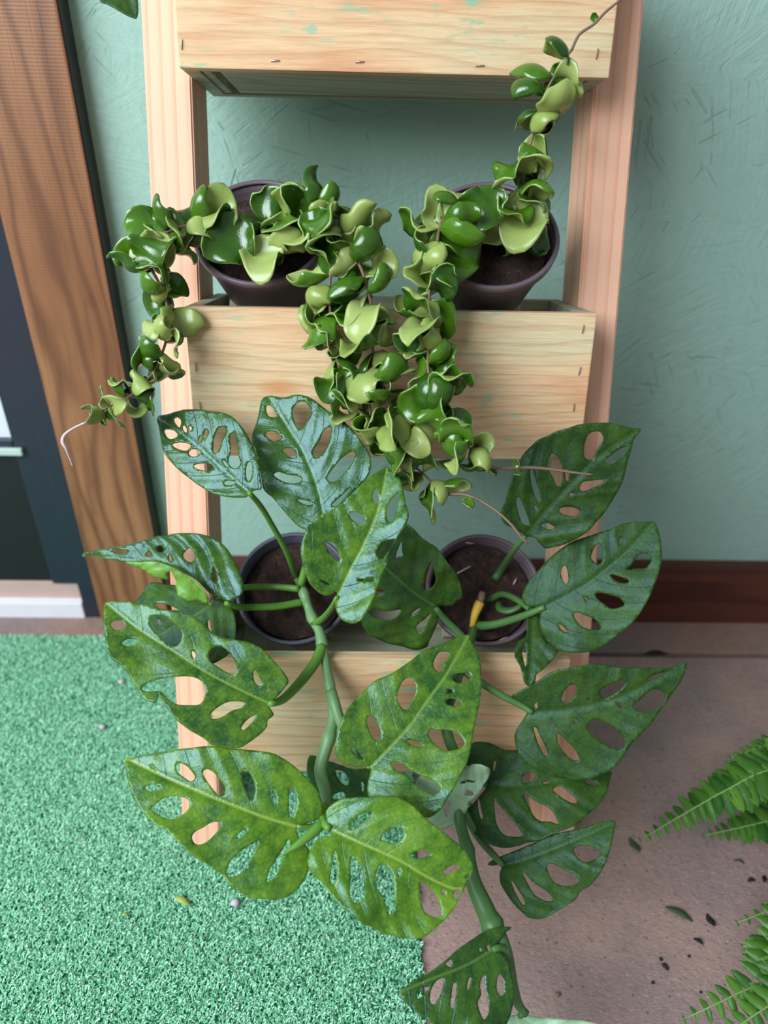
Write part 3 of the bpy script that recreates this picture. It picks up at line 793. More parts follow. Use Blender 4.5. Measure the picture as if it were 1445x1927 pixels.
LEAVES['L6'] = ('E', [(45,60),(60,40),(150,38),(290,50),(400,80),(480,105),(590,120),(700,150),(780,200),(850,270),(930,310),(1040,332),(1130,350),(1220,395),(1300,470),(1370,550),(1418,628),(1390,680),(1340,740),(1275,800),(1285,835),(1308,880),(1265,920),(1258,970),(1200,1030),(1110,1095),(1050,1122),(960,1112),(860,1100),(800,1050),(700,990),(610,920),(540,840),(490,770),(470,730),(450,790),(370,770),(330,730),(290,665),(240,580),(190,520),(120,465),(85,400),(70,310),(50,200)],
 [(1280,800),(1050,690),(800,560),(550,400),(300,240),(60,50)],
 [[(105,205),(130,185),(180,185),(215,225),(180,250),(145,255),(115,235)],[(395,190),(420,150),(500,160),(580,210),(630,280),(625,340),(580,375),(520,350),(450,280),(400,225)],[(190,350),(230,322),(295,325),(300,350),(250,372),(205,368)],[(835,420),(870,385),(920,380),(980,420),(1030,500),(1040,550),(1010,580),(960,565),(890,520),(840,480)],[(708,410),(720,402),(735,440),(725,468),(710,445)],[(1160,570),(1172,550),(1195,590),(1218,640),(1205,668),(1175,645),(1162,610)],[(340,690),(380,645),(450,622),(560,605),(680,598),(760,620),(805,670),(805,740),(770,800),(680,808),(600,800),(540,765),(490,715),(440,705),(380,708)],[(842,890),(880,840),(960,790),(1030,780),(1090,790),(1075,825),(1000,850),(930,895),(870,908)],[(1070,980),(1100,930),(1150,890),(1180,885),(1160,920),(1120,965),(1085,992)]],
 (.915,.10), dict(fold=.14, curl=.10, wave=.006))
LEAVES['L7'] = ('F', [(40,105),(90,110),(140,95),(260,75),(400,55),(520,45),(620,35),(720,40),(840,55),(960,68),(1060,85),(1150,130),(1230,190),(1300,260),(1360,330),(1395,420),(1398,500),(1370,530),(1300,555),(1225,580),(1235,650),(1300,730),(1308,800),(1300,880),(1255,970),(1180,1045),(1090,1075),(1000,1070),(900,1062),(830,1030),(770,980),(720,910),(640,850),(540,785),(460,720),(400,660),(350,610),(280,575),(210,520),(150,450),(100,370),(70,280),(48,190)],
 [(1220,580),(1000,515),(800,440),(550,340),(300,230),(45,108)],
 [[(398,180),(415,148),(470,165),(520,220),(530,250),(500,272),(450,240),(410,210)],[(588,210),(610,192),(650,205),(700,260),(735,320),(720,372),(680,355),(630,295),(595,240)],[(188,315),(220,285),(260,300),(300,322),(260,338),(215,338)],[(235,460),(270,420),(340,378),(420,375),(480,395),(492,440),(470,480),(420,515),(360,530),(290,505)],[(855,215),(875,197),(910,230),(940,310),(935,370),(915,402),(890,365),(862,290)],[(1038,340),(1052,325),(1078,365),(1080,410),(1068,428),(1048,390)],[(1170,340),(1190,312),(1218,355),(1222,430),(1205,490),(1185,518),(1170,480)],[(515,660),(530,620),(590,585),(640,555),(700,548),(700,585),(660,640),(600,690),(545,700)],[(785,675),(820,635),(880,590),(870,630),(830,660)],[(748,880),(770,820),(830,760),(900,710),(960,680),(940,730),(900,810),(850,890),(790,920),(755,915)],[(1018,940),(1040,870),(1090,790),(1140,710),(1165,668),(1160,720),(1120,820),(1080,910),(1035,952)],[(220,160),(245,165),(265,195),(240,185)]],
 (.88,.08), dict(fold=.12, curl=.12))
LEAVES['L8'] = ('G', [(185,180),(195,145),(250,95),(320,60),(420,47),(540,45),(680,38),(760,42),(850,80),(930,135),(1000,210),(1090,280),(1180,350),(1270,420),(1340,490),(1390,560),(1415,650),(1390,700),(1360,740),(1340,800),(1300,870),(1250,960),(1180,1050),(1100,1120),(1010,1190),(930,1210),(820,1208),(740,1185),(660,1170),(580,1120),(500,1080),(420,1010),(330,950),(260,880),(215,830),(190,780),(150,735),(90,690),(50,620),(38,560),(65,470),(110,400),(170,370),(235,360),(225,310),(195,260)],
 [(225,310),(420,400),(650,500),(820,580),(1000,690),(1220,795),(1340,800)],
 [[(388,290),(390,260),(450,205),(520,170),(570,170),(530,220),(470,270),(410,315)],[(642,380),(670,340),(740,300),(810,300),(832,340),(815,390),(770,428),(700,415),(655,400)],[(885,525),(930,490),(1000,478),(1052,510),(1010,535),(940,550)],[(1155,665),(1190,630),(1250,603),(1285,610),(1270,645),(1215,678),(1170,680)],[(225,740),(235,650),(250,560),(262,490),(280,570),(285,660),(265,740),(245,760)],[(390,840),(395,700),(390,600),(410,530),(450,570),(495,650),(505,760),(512,860),(480,900),(430,908)],[(595,740),(610,640),(650,597),(700,630),(745,710),(755,850),(750,950),(715,1015),(690,960),(660,860),(605,780)],[(780,640),(795,620),(805,660),(795,705),(782,675)],[(962,800),(965,750),(1000,755),(1060,810),(1110,880),(1135,960),(1138,1020),(1100,1042),(1040,1020),(1000,985),(970,890)],[(1240,860),(1265,820),(1305,812),(1300,850),(1260,890)],[(1145,815),(1165,815),(1180,850),(1165,862)],[(1330,710),(1350,690),(1385,690),(1360,720)]],
 (.87,.25), dict(fold=.16, curl=.14))
LEAVES['L9'] = ('H', [(1225,30),(1150,50),(1080,75),(980,120),(880,160),(800,200),(720,265),(620,340),(520,400),(420,440),(340,500),(270,570),(180,670),(130,750),(90,850),(60,950),(48,1050),(60,1110),(110,1165),(180,1195),(260,1205),(350,1200),(355,1260),(335,1340),(335,1440),(400,1530),(560,1580),(700,1630),(850,1645),(910,1625),(980,1560),(1040,1460),(1100,1370),(1160,1250),(1210,1140),(1240,1020),(1260,900),(1290,760),(1320,620),(1335,450),(1330,320),(1310,220),(1270,130),(1240,70)],
 [(360,1205),(560,1000),(720,820),(850,630),(1000,430),(1130,210),(1222,40)],
 [[(912,300),(930,240),(970,190),(1030,185),(1050,220),(1030,260),(1000,290),(990,340),(965,368),(925,345)],[(598,560),(640,460),(690,425),(735,440),(760,520),(740,590),(700,650),(680,700),(640,690),(600,630)],[(328,800),(345,755),(390,770),(430,840),(450,920),(425,972),(390,955),(350,890)],[(1070,420),(1110,385),(1180,375),(1235,385),(1235,425),(1190,458),(1120,462)],[(1010,540),(1040,518),(1085,535),(1075,555),(1035,560)],[(1012,625),(1060,602),(1120,620),(1160,650),(1130,668),(1070,668),(1025,650)],[(870,930),(890,870),(930,880),(1010,880),(1090,895),(1150,940),(1180,1000),(1140,1040),(1060,1062),(1000,1055),(930,1010)],[(680,975),(720,970),(790,1000),(825,1025),(780,1028),(710,1005)],[(540,1180),(570,1155),(640,1180),(740,1250),(850,1300),(930,1340),(970,1400),(930,1440),(860,1430),(780,1380),(690,1300),(600,1240)],[(195,1035),(225,1045),(270,1090),(300,1140),(260,1125),(215,1080)]],
 (.945,.12), dict(fold=.15, curl=.10))
LEAVES['L10'] = ('H', [(1190,1215),(1250,1180),(1330,1168),(1390,1200),(1412,1250),(1400,1310),(1340,1400),(1290,1470),(1225,1530),(1200,1600),(1130,1680),(1060,1730),(990,1765),(930,1720),(850,1650),(770,1560),(740,1450),(770,1330),(850,1270),(960,1250),(1080,1250)],
 [(1230,1530),(1130,1470),(960,1380),(760,1330)],
 [[(1145,1350),(1180,1320),(1240,1318),(1285,1345),(1220,1338),(1170,1350)],[(1190,1455),(1215,1410),(1255,1420),(1262,1455)],[(1005,1540),(1030,1510),(1055,1520),(1050,1590),(1038,1645),(1020,1600)]],
 (.985,.975,.97), dict(fold=-.1, curl=.1))
LEAVES['L10b'] = ('X', [(342,466),(430,476),(540,500),(680,512),(760,560),(800,660),(700,720),(560,740),(440,700),(350,590)],
 [(700,640),(560,580),(440,520),(348,472)],
 [[(490,535),(530,530),(565,570),(560,610),(520,590)],[(490,650),(530,640),(552,660),(545,680),(490,672)],[(632,600),(642,588),(650,620),(640,650)]],
 (1.02,1.04,1.0), dict(fold=.1, curl=.1))
LEAVES['L11'] = ('I', [(1090,985),(1180,985),(1270,980),(1320,930),(1385,880),(1380,790),(1340,660),(1280,520),(1200,410),(1100,300),(1010,220),(920,150),(850,95),(780,65),(700,60),(600,100),(480,200),(400,330),(330,500),(250,700),(230,900),(240,1080),(290,1180),(380,1260),(500,1340),(620,1390),(760,1420),(900,1438),(990,1425),(1005,1370),(1060,1270),(1100,1180),(1110,1090),(1100,1030)],
 [(1085,985),(850,830),(550,580),(350,400)],
 [[(945,700),(970,560),(1010,460),(1040,460),(1070,560),(1078,680),(1030,750),(975,772),(948,750)],[(330,1000),(400,975),(480,990),(570,990),(680,985),(690,1005),(640,1050),(560,1082),(450,1075),(370,1050)],[(860,1200),(900,1150),(960,1110),(1025,1060),(1010,1110),(960,1200),(900,1255),(870,1235)],[(795,1070),(850,1010),(910,985),(900,1010),(840,1055)],[(390,830),(440,780),(510,800),(470,830)],[(620,440),(690,240),(700,330),(710,400),(650,420)]],
 (1.03,.985,.99), dict(fold=.16, curl=.12))
LEAVES['L12'] = ('J', [(1380,120),(1280,105),(1180,75),(1060,55),(930,55),(800,65),(700,95),(580,130),(480,180),(400,220),(330,290),(280,340),(240,400),(190,480),(160,580),(130,680),(100,790),(60,890),(90,980),(160,1030),(230,1070),(290,1120),(330,1125),(380,1130),(430,1190),(480,1230),(560,1215),(660,1185),(770,1130),(870,1060),(950,980),(1020,910),(1100,800),(1170,680),(1220,560),(1250,430),(1290,300),(1310,220),(1350,170)],
 [(290,1120),(480,880),(700,640),(900,440),(1150,250),(1375,122)],
 [[(840,310),(855,220),(900,150),(985,138),(1020,190),(1010,240),(960,310),(930,390),(880,398),(845,370)],[(500,440),(520,370),(545,340),(590,370),(630,440),(640,520),(635,600),(600,650),(575,620),(545,550),(505,490)],[(665,500),(680,480),(698,520),(692,590),(680,598),(668,570)],[(1040,410),(1100,360),(1200,290),(1250,285),(1220,330),(1150,390),(1060,437)],[(800,660),(830,610),(900,595),(1030,585),(1025,615),(940,655),(860,690),(815,690)],[(700,720),(730,712),(748,725),(725,735)],[(608,875),(640,845),(720,842),(790,865),(800,895),(760,920),(690,920),(635,905)],[(435,1020),(460,998),(510,995),(562,1030),(540,1052),(480,1045)],[(335,490),(360,490),(385,580),(420,680),(432,760),(410,795),(375,720),(345,600)],[(205,780),(225,742),(250,770),(290,870),(325,970),(320,1018),(270,1000),(240,940),(215,850)],[(370,835),(390,825),(415,860),(405,892),(385,880)]],
 (1.0,.93,.965), dict(fold=.06, curl=.08, quilt=.0022))
LEAVES['L13'] = ('K', [(1300,48),(1200,52),(1110,55),(1010,80),(920,120),(820,150),(700,190),(590,230),(500,285),(420,340),(350,400),(270,490),(200,570),(150,650),(125,720),(140,790),(190,808),(270,815),(330,815),(300,850),(280,930),(285,1000),(310,1070),(360,1140),(430,1190),(520,1215),(640,1222),(760,1205),(850,1165),(940,1100),(1030,1030),(1110,960),(1190,860),(1260,740),(1310,620),(1350,510),(1375,400),(1375,300),(1360,190),(1330,90)],
 [(330,815),(520,720),(720,600),(900,460),(1080,300),(1295,60)],
 [[(478,500),(495,455),(520,452),(535,500),(543,570),(525,612),(500,595),(482,550)],[(745,370),(770,290),(810,250),(840,280),(850,350),(835,420),(800,435),(760,400)],[(990,225),(1015,195),(1035,210),(1030,250),(1005,262)],[(1070,480),(1110,430),(1160,360),(1210,335),(1280,360),(1282,400),(1230,465),(1150,472)],[(915,535),(960,532),(1050,565),(1085,585),(1050,602),(980,590)],[(785,700),(830,690),(920,710),(1000,740),(1040,790),(1010,815),(920,830),(860,790),(800,740)],[(590,880),(620,865),(690,890),(780,930),(825,990),(820,1015),(740,1015),(660,985),(610,930)],[(455,970),(490,985),(540,1035),(510,1038),(470,1005)],[(682,730),(700,735),(720,765),(700,755)]],
 (1.008,.968,.968), dict(fold=.08, curl=.10))
LEAVES['L14'] = ('K', [(180,830),(250,820),(280,900),(310,1060),(360,1150),(440,1200),(400,1280),(350,1340),(300,1390),(255,1420),(250,1480),(200,1515),(150,1480),(130,1400),(100,1330),(60,1270),(70,1180),(100,1120),(160,1080),(170,950)],
 [(215,840),(215,1000),(210,1200),(195,1500)], [[(125,1200),(150,1140),(172,1250),(160,1345),(140,1290)]],
 (1.035,.99,1.01), dict(fold=.3, curl=.1))
LEAVES['L15'] = ('L', [(1425,40),(1360,60),(1270,78),(1130,75),(980,70),(860,62),(760,42),(650,38),(540,55),(440,75),(360,100),(280,150),(180,210),(110,250),(50,290),(90,335),(150,380),(175,410),(150,460),(110,520),(80,570),(75,620),(90,690),(120,750),(170,790),(240,840),(330,885),(430,915),(530,930),(640,920),(740,890),(820,850),(890,790),(940,720),(990,640),(1060,570),(1130,500),(1210,400),(1280,310),(1340,230),(1390,150)],
 [(215,420),(430,400),(640,360),(850,310),(1080,210),(1420,45)],
 [[(440,310),(460,250),(500,205),(550,197),(558,230),(535,290),(490,335),(450,338)],[(740,255),(780,215),(850,180),(910,165),(935,190),(900,235),(830,285),(770,305)],[(1000,360),(1060,310),(1110,265),(1160,240),(1220,255),(1250,300),(1225,360),(1160,395),(1080,408),(1020,390)],[(640,530),(670,480),(720,468),(800,500),(880,560),(925,630),(920,680),(870,695),(800,670),(720,620),(660,570)],[(222,530),(240,535),(280,610),(320,690),(335,740),(310,745),(265,670),(235,590)],[(408,580),(430,585),(490,640),(550,710),(578,775),(530,778),(470,730),(420,660)],[(228,365),(245,338),(257,380),(240,390)],[(638,315),(660,298),(668,315),(648,332)],[(860,350),(890,342),(912,380),(885,370)],[(535,460),(545,462),(550,490),(540,485)],[(1105,165),(1180,125),(1265,112),(1180,160),(1110,178)]],
 (1.0,.95,.97), dict(fold=.12, curl=.10))
LEAVES['L16'] = ('M', [(1360,325),(1345,390),(1330,460),(1290,560),(1220,650),(1130,730),(1060,800),(950,850),(840,890),(720,940),(620,955),(540,985),(420,1008),(310,990),(220,940),(140,870),(80,800),(50,740),(60,690),(150,600),(200,540),(250,470),(220,380),(100,300),(80,250),(100,170),(130,95),(200,78),(290,85),(380,125),(440,145),(520,150),(620,180),(800,260),(1000,330),(1150,350),(1270,335)],
 [(255,450),(500,465),(760,440),(1000,410),(1355,335)],
 [[(570,400),(600,355),(650,338),(685,365),(680,395),(640,425),(585,435)],[(845,490),(890,460),(930,475),(1000,530),(1050,580),(1058,612),(1000,610),(920,565),(860,515)],[(585,545),(610,530),(650,570),(720,610),(800,650),(860,720),(885,798),(820,775),(740,768),(690,740),(650,680),(610,600)],[(328,592),(350,610),(400,670),(460,740),(520,800),(562,870),(560,902),(450,905),(390,870),(350,800),(335,720)],[(182,570),(195,590),(210,660),(228,740),(215,755),(190,680)],[(1118,412),(1150,405),(1200,425),(1245,440),(1210,452),(1150,438)],[(750,430),(775,420),(798,432),(770,444)],[(325,240),(340,240),(335,290),(320,330),(318,290)]],
 (1.03,1.01,.99), dict(fold=.10, curl=.10))
LEAVES['L17'] = ('N', [(1385,110),(1310,105),(1220,130),(1120,165),(1000,190),(880,220),(780,265),(700,300),(600,340),(500,380),(400,420),(345,450),(335,470),(380,478),(450,470),(435,550),(450,630),(500,710),(560,790),(620,850),(680,900),(740,915),(810,910),(900,870),(980,820),(1060,770),(1100,720),(1110,690),(1190,640),(1240,580),(1290,500),(1330,400),(1360,300),(1375,210)],
 [(470,478),(650,425),(850,350),(1020,280),(1180,210),(1380,115)],
 [[(1048,345),(1080,312),(1160,312),(1240,340),(1268,375),(1240,415),(1150,448),(1100,425),(1070,390)],[(828,480),(860,460),(910,475),(980,515),(1060,550),(1098,600),(1070,635),(990,645),(910,620),(860,570)],[(632,545),(650,540),(700,595),(770,650),(850,700),(895,755),(870,770),(800,755),(730,710),(680,630)],[(540,608),(560,620),(600,680),(640,740),(662,795),(640,800),(600,740),(560,670)],[(985,238),(1040,228),(1020,240)]],
 (.99,.96,.95), dict(fold=.22, curl=.10))
LEAVES['L18'] = ('O', [(855,208),(780,208),(700,225),(620,260),(540,310),(460,365),(390,430),(320,485),(240,545),(150,590),(100,630),(50,680),(80,730),(130,790),(200,845),(280,900),(400,980),(600,1000),(760,930),(820,870),(850,780),(860,680),(850,560),(820,440),(770,390),(720,365),(750,330),(785,280),(820,240)],
 [(710,370),(600,440),(480,500),(350,550),(180,620),(55,680)],
 [[(262,720),(275,650),(310,595),(350,575),(358,610),(335,690),(295,760),(270,750)],[(403,760),(415,660),(430,605),(448,610),(440,700),(418,785)],[(525,630),(540,575),(556,565),(548,620),(528,660)],[(620,620),(640,560),(655,550),(658,640),(672,720),(675,800),(650,850),(630,860),(605,800),(598,740),(625,690)],[(738,640),(745,570),(762,545),(785,580),(792,660),(778,700),(750,680)],[(175,680),(200,645),(260,640),(230,680),(185,725)],[(372,470),(412,440),(412,492),(385,485)],[(615,365),(625,355),(635,375),(625,388)],[(672,345),(685,335),(698,350),(688,385)]],
 (.88,.84,.87), dict(fold=.2, curl=.1))
LEAVES['L19'] = ('O', [(780,905),(820,850),(870,835),(940,830),(1040,850),(1200,868),(1400,885),(1560,960),(1400,1080),(1150,1130),(900,1060)],
 [(900,850),(1050,930),(1250,980),(1540,965)], [], (.90,.88,.87), dict(fold=.1, curl=.1))
LEAVES['L0'] = ('P', [(186,-2),(200,8),(220,20),(242,29),(255,31),(259,15),(257,-20),(252,-70),(240,-120),(222,-150),(200,-120),(182,-60)],
 [(224,-145),(220,-90),(232,-30),(253,29)], [], (.98,.975,.978), dict(fold=.05, curl=.04, wave=.0008, quilt=.0005))

def add_leaf(key, root, top, under=None, name='leaf', label=None):
    c, ol, mr, hs, za, kw = LEAVES[key]
    me, o0 = leaf_mesh(c, ol, mr, hs, za, seed=sum(map(ord, key)), **kw)
    o = obj(name, me, Matrix.Translation(o0), root, [MAT[top], MAT[under or 'leafU'], MAT['rim']])
    if label: o['label'] = label
    return o

def tilted_root(c): return (c + PAX*(-POT_H))
def monstera_a():
    c = POTS['low'][0]
    root = empty('potted_monstera', tilted_root(c), 'split-leaf monstera with bright green hole-riddled leaves in the lower left pot', 'potted plant')
    mw = make_pot(root, c, MAT['pot2'])
    S = lambda px, py: depth(soil_pt(mw, px, py))
    px_tube('stem', [(556,1088,S(556,1088)+.01,.005),(566,1100,S(566,1100)-.02,.006),(572,1118,S(572,1118)-.045,.0065),(579,1139,1.075,.0068),(588,1164,1.06,.007),(601,1188,1.045,.007),(606,1212,1.035,.0072),(613,1250,1.025,.0068),(620,1290,1.01,.0068),(626,1350,.995,.007),(617,1395,.98,.0085),(603,1447,.965,.0085),(612,1492,.94,.0075),(612,1530,.915,.006),(610,1545,.905,.005)], MAT['stem'], root, seg=12, knots=(1118,1164,1212,1290,1390))
    P = lambda rows, m='petiole', **k: px_tube('leaf_stalk', rows, MAT[m], root, step=8, **k)
    P([(557,1088,S(557,1088)+.005,.005),(540,1040,1.05,.0045),(510,985,.99,.004),(490,952,.95,.0038),(469,927,.906,.0032)])
    P([(566,1100,1.075,.006),(577,1062,1.06,.0055),(595,1010,.985,.004),(609,971,.926,.0035)])
    P([(590,1172,1.055,.0075),(606,1165,1.03,.008),(621,1148,.955,.0062),(629,1135,.915,.005),(634,1124,.896,.004)], flat=.6)
    P([(569,1133,1.075,.0058),(520,1141,1.06,.0055),(470,1143,1.045,.005),(447,1142,1.01,.0045),(425,1135,.987,.0035)])
    P([(563,1108,1.075,.0055),(510,1104,1.085,.005),(455,1107,1.06,.0045),(420,1125,1.03,.004),(394,1139,1.014,.003)])
    P([(607,1215,1.032,.008),(592,1248,1.015,.008),(562,1287,.985,.0072),(532,1316,.945,.0058),(508,1325,.916,.004)])
    P([(622,1300,1.005,.0085),(630,1326,.995,.008),(640,1356,.99,.0075),(662,1400,.985,.006),(697,1443,.952,.0045)], 'stem')
    P([(611,1535,.912,.006),(608,1545,.902,.005),(590,1556,.896,.0045),(558,1555,.886,.0035)])
    P([(612,1515,.925,.006),(607,1536,.90,.0055),(612,1552,.878,.005),(621,1560,.871,.004)], 'petiole')
    px_tube('rolled_new_leaf', [(609,1546,.89,.006),(600,1556,.88,.0068),(585,1570,.872,.0062),(565,1586,.864,.005),(545,1600,.858,.003),(527,1612,.853,.0012)], MAT['petiole'], root, step=5)
    for k in ('L1','L2'): add_leaf(k, root, 'leafA')
    for k in ('L3','L6','L9'): add_leaf(k, root, 'leafM')
    add_leaf('L4', root, 'leafA')
    add_leaf('L4f', root, 'leafG', 'leafA', 'folded_leaf_edge', 'yellow-green underside of a folded leaf')
    add_leaf('L5', root, 'leafA')
    add_leaf('L10b', root, 'leafB')
    for k in ('L7','L8'): add_leaf(k, root, 'leafL')
def monstera_b():
    c = POTS['low'][1]
    root = empty('potted_monstera', tilted_root(c), 'split-leaf monstera with dark green leaves in the lower right pot', 'potted plant')
    mw = make_pot(root, c, MAT['pot'])
    S = lambda px, py: depth(soil_pt(mw, px, py))
    px_tube('stem', [(896,1165,S(896,1165)+.01,.006),(888,1195,1.07,.007),(876,1230,1.03,.0075),(852,1300,1.01,.0075),(838,1352,1.005,.0075),(845,1392,1.0,.0078),(864,1440,.998,.0078),(864,1500,.995,.0075),(864,1540,.99,.0075),(879,1600,.965,.0085),(890,1657,.945,.0105),(913,1712,.925,.0125),(935,1760,.905,.012),(951,1800,.90,.010),(962,1850,.90,.008),(975,1890,.90,.006),(990,1908,.90,.005)], MAT['petiole_dark'], root, seg=12, knots=(1300,1440,1600,1745))
    P = lambda rows, m='petiole_dark', **k: px_tube('leaf_stalk', rows, MAT[m], root, step=8, **k)
    P([(931,1090,S(931,1090)+.005,.007),(945,1069,S(945,1069)-.015,.006),(968,1034,1.04,.0045),(988,1010,1.002,.004)])
    P([(892,1178,1.10,.008),(925,1176,1.07,.0065),(960,1167,1.05,.0058),(1000,1153,1.022,.005),(1025,1142,1.009,.004)])
    P([(881,1212,1.05,.006),(862,1190,1.05,.0055),(838,1166,1.045,.005),(820,1144,1.031,.004)])
    P([(866,1258,1.022,.006),(907,1286,1.012,.0055),(950,1312,1.006,.005),(978,1326,1.006,.0045),(1002,1341,1.001,.004)])
    P([(866,1450,.998,.006),(885,1468,1.02,.005),(915,1476,1.031,.004)])
    P([(864,1510,1.0,.006),(885,1550,1.005,.0058),(905,1582,1.0,.0055),(928,1608,.996,.005),(947,1629,.991,.004)])
    P([(866,1490,1.003,.005),(875,1505,.995,.004),(884,1513,.986,.003)])
    P([(951,1795,.90,.006),(945,1782,.892,.005),(927,1787,.881,.0035)])
    P([(985,1905,.90,.005),(980,1910,.90,.004),(976,1913,.901,.003)])
    P([(918,1130,S(918,1130),.006),(945,1118,S(945,1118)-.03,.005),(975,1130,1.06,.005),(1000,1150,1.038,.004)])
    px_tube('yellow_stub', [(887,1184,1.09,.0035),(893,1158,1.085,.006),(900,1140,1.085,.0075),(904,1132,1.085,.007)], MAT['yellow'], root, step=5)
    px_tube('dry_stub', [(904,1133,1.085,.005),(906,1122,1.086,.0058),(907,1114,1.088,.005)], MAT['vine'], root, step=5)
    px_tube('curled_young_leaf', [(937,1132,1.11,.003),(942,1145,1.095,.008),(958,1149,1.085,.010),(976,1142,1.08,.008),(984,1130,1.08,.004)], MAT['petiole_dark'], root, step=5, flat=.5)
    for (x, y, x2, y2) in ((860,1079,886,1065),(875,1021,892,1023),(930,1015,945,1019),(948,1025,960,1030),(935,1208,955,1198),(966,1100,972,1088)):
        px_tube('soil_twig', [(x,y,S(x,y)-.003,.0012),((x+x2)/2,(y+y2)/2,S((x+x2)/2,(y+y2)/2)-.005,.0014),(x2,y2,S(x2,y2)-.003,.001)], MAT['thread'], root, step=8, seg=5)
    for k in ('L12','L13','L14','L15','L16','L17'): add_leaf(k, root, 'leafB')
    add_leaf('L11', root, 'leafA'); add_leaf('L18', root, 'leafA')
    add_leaf('L10', root, 'leafU', 'leafA', label='pale silvery underside of a small leaf')
    add_leaf('L19', root, 'leafU')
monstera_a(); monstera_b()

# ------------------------------------------------------------------ rope plants (curled waxy leaves on trailing vines)
def hoya_leaf(name, fold, curl, twist, width, wavy, seed, n=15, m=11):
    """x forward, z up (glossy face); fold>0 cups the glossy face inwards, <0 turns it outwards; angles in radians"""
    r = np.random.default_rng(seed)
    L = 1.0; V = np.zeros((n, m, 3)); Nn = np.zeros((n, m, 3))
    p = np.array([0., 0., 0.]); ang = r.uniform(-.2, .3)
    ph = r.uniform(0, 6.28); er = r.uniform(-1.1, .5)*np.sign(fold); off = r.uniform(-.45, .45); flip = r.random() < .4
    for i in range(n):
        t = i/(n-1)
        w_ = width*(math.sin(math.pi*min(1, t*.93+.05))**.62)*(1-.25*t)
        if i == n-1: w_ = width*.06
        if i == 0: w_ = width*.10
        if i > 0:
            ang += curl/(n-1)*((1.5 if t > .35 else .4) if not (flip and t > .7) else -1.6)
            p = p+np.array([math.cos(ang), 0, math.sin(ang)])*L/(n-1)
        T = np.array([math.cos(ang), 0, math.sin(ang)]); Nv = np.array([-math.sin(ang), 0, math.cos(ang)]); Bv = np.array([0, 1., 0])
        tw = twist*t; Nv, Bv = Nv*math.cos(tw)+Bv*math.sin(tw), Bv*math.cos(tw)-Nv*math.sin(tw)
        fo = fold*(.35+.65*math.sin(math.pi*min(1, .15+.8*t)))
        for j in range(m):
            s = -1+2*j/(m-1)
            qs = np.linspace(0, s, 12); pa = fo/2*qs+er*qs**3*math.sin(math.pi*t)+off*np.abs(qs)*t
            y = w_*np.mean(np.cos(pa))*s; z = w_*np.mean(np.sin(pa))*s
            z += wavy*abs(s)**2*math.sin(t*9+ph+(1.3 if s > 0 else 0))*w_
            V[i, j] = p+Bv*y+Nv*z
    # normals by finite difference
    du = np.gradient(V, axis=0); dv = np.gradient(V, axis=1); Nn = np.cross(du, dv); Nn /= np.linalg.norm(Nn, axis=2)[..., None]+1e-9
    th = .05
    taper = np.array([math.sin(math.pi*(j+.6)/(m+.2))**.4 for j in range(m)])[None, :, None]
    top = V+Nn*th*.5*taper; bot = V-Nn*th*.5*taper
    verts = np.concatenate([top.reshape(-1, 3), bot.reshape(-1, 3)]); o = n*m
    I = lambda i, j: i*m+j
    Fc = []; mi = []
    for i in range(n-1):
        for j in range(m-1):
            Fc.append((I(i,j), I(i+1,j), I(i+1,j+1), I(i,j+1))); mi.append(0)
            Fc.append((o+I(i,j+1), o+I(i+1,j+1), o+I(i+1,j), o+I(i,j))); mi.append(1)
        Fc.append((I(i,0), o+I(i,0), o+I(i+1,0), I(i+1,0))); mi.append(2)
        Fc.append((I(i+1,m-1), o+I(i+1,m-1), o+I(i,m-1), I(i,m-1))); mi.append(2)
    for j in range(m-1):
        Fc.append((I(0,j), I(0,j+1), o+I(0,j+1), o+I(0,j))); mi.append(2)
        Fc.append((I(n-1,j+1), I(n-1,j), o+I(n-1,j), o+I(n-1,j+1))); mi.append(2)
    me = mesh_pydata(name, verts, Fc)
    me.polygons.foreach_set('material_index', mi); me.polygons.foreach_set('use_smooth', [True]*len(Fc))
    for k in ('hoya_top', 'hoya_under', 'hoya_rim'): me.materials.append(MAT[k])
    return me
HV = []
specs = [(1.9, 1.6, .3, .46, .15), (2.3, -1.8, -.4, .5, .2), (-2.2, -2.0, .3, .46, .1), (-2.6, -2.6, -.2, .5, .1), (2.6, 2.4, .6, .5, .25), (1.5, -2.6, .8, .48, .3),
         (-2.0, 1.2, -.5, .46, .2), (2.9, .8, .2, .52, .2), (1.2, 2.9, -.7, .5, .3), (-2.9, -1.2, .5, .5, .15), (2.0, 3.2, .9, .46, .2), (1.0, -3.2, -.9, .5, .25), (1.5, 1.1, .5, .5, .3), (-1.7, -1.6, -.4, .5, .25), (2.4, -1.2, .9, .5, .35), (-2.4, 1.9, -.8, .48, .3)]
for i, s in enumerate(specs): HV.append(hoya_leaf('rope_leaf', *s, seed=i))
PALE = (0, 4, 7, 8, 10); KNOB = (2, 3, 6, 9); ANY = tuple(range(16))+(2,3,9)
SOLID = []                                                   # (root name, centre, reach, tree) of wood and other plants' leaves
def tree_of(o, mw):
    vs = [mw @ v.co for v in o.data.vertices]
    c = sum(vs, Vector())/len(vs); return c, max((v-c).length for v in vs), BVHTree.FromPolygons(vs, [tuple(p.vertices) for p in o.data.polygons])
def world_of(o):
    return WM[o.name]
for o_ in list(bpy.data.objects):
    if o_.type != 'MESH' or o_.parent is None or o_.name == 'turf_pile': continue
    r_ = o_
    while r_.parent: r_ = r_.parent
    if r_.name.startswith('ladder') or (r_.name.startswith('potted_monstera') and o_.name.split('.')[0] in ('leaf', 'folded_leaf_edge')):
        SOLID.append((r_.name,)+tree_of(o_, world_of(o_)))
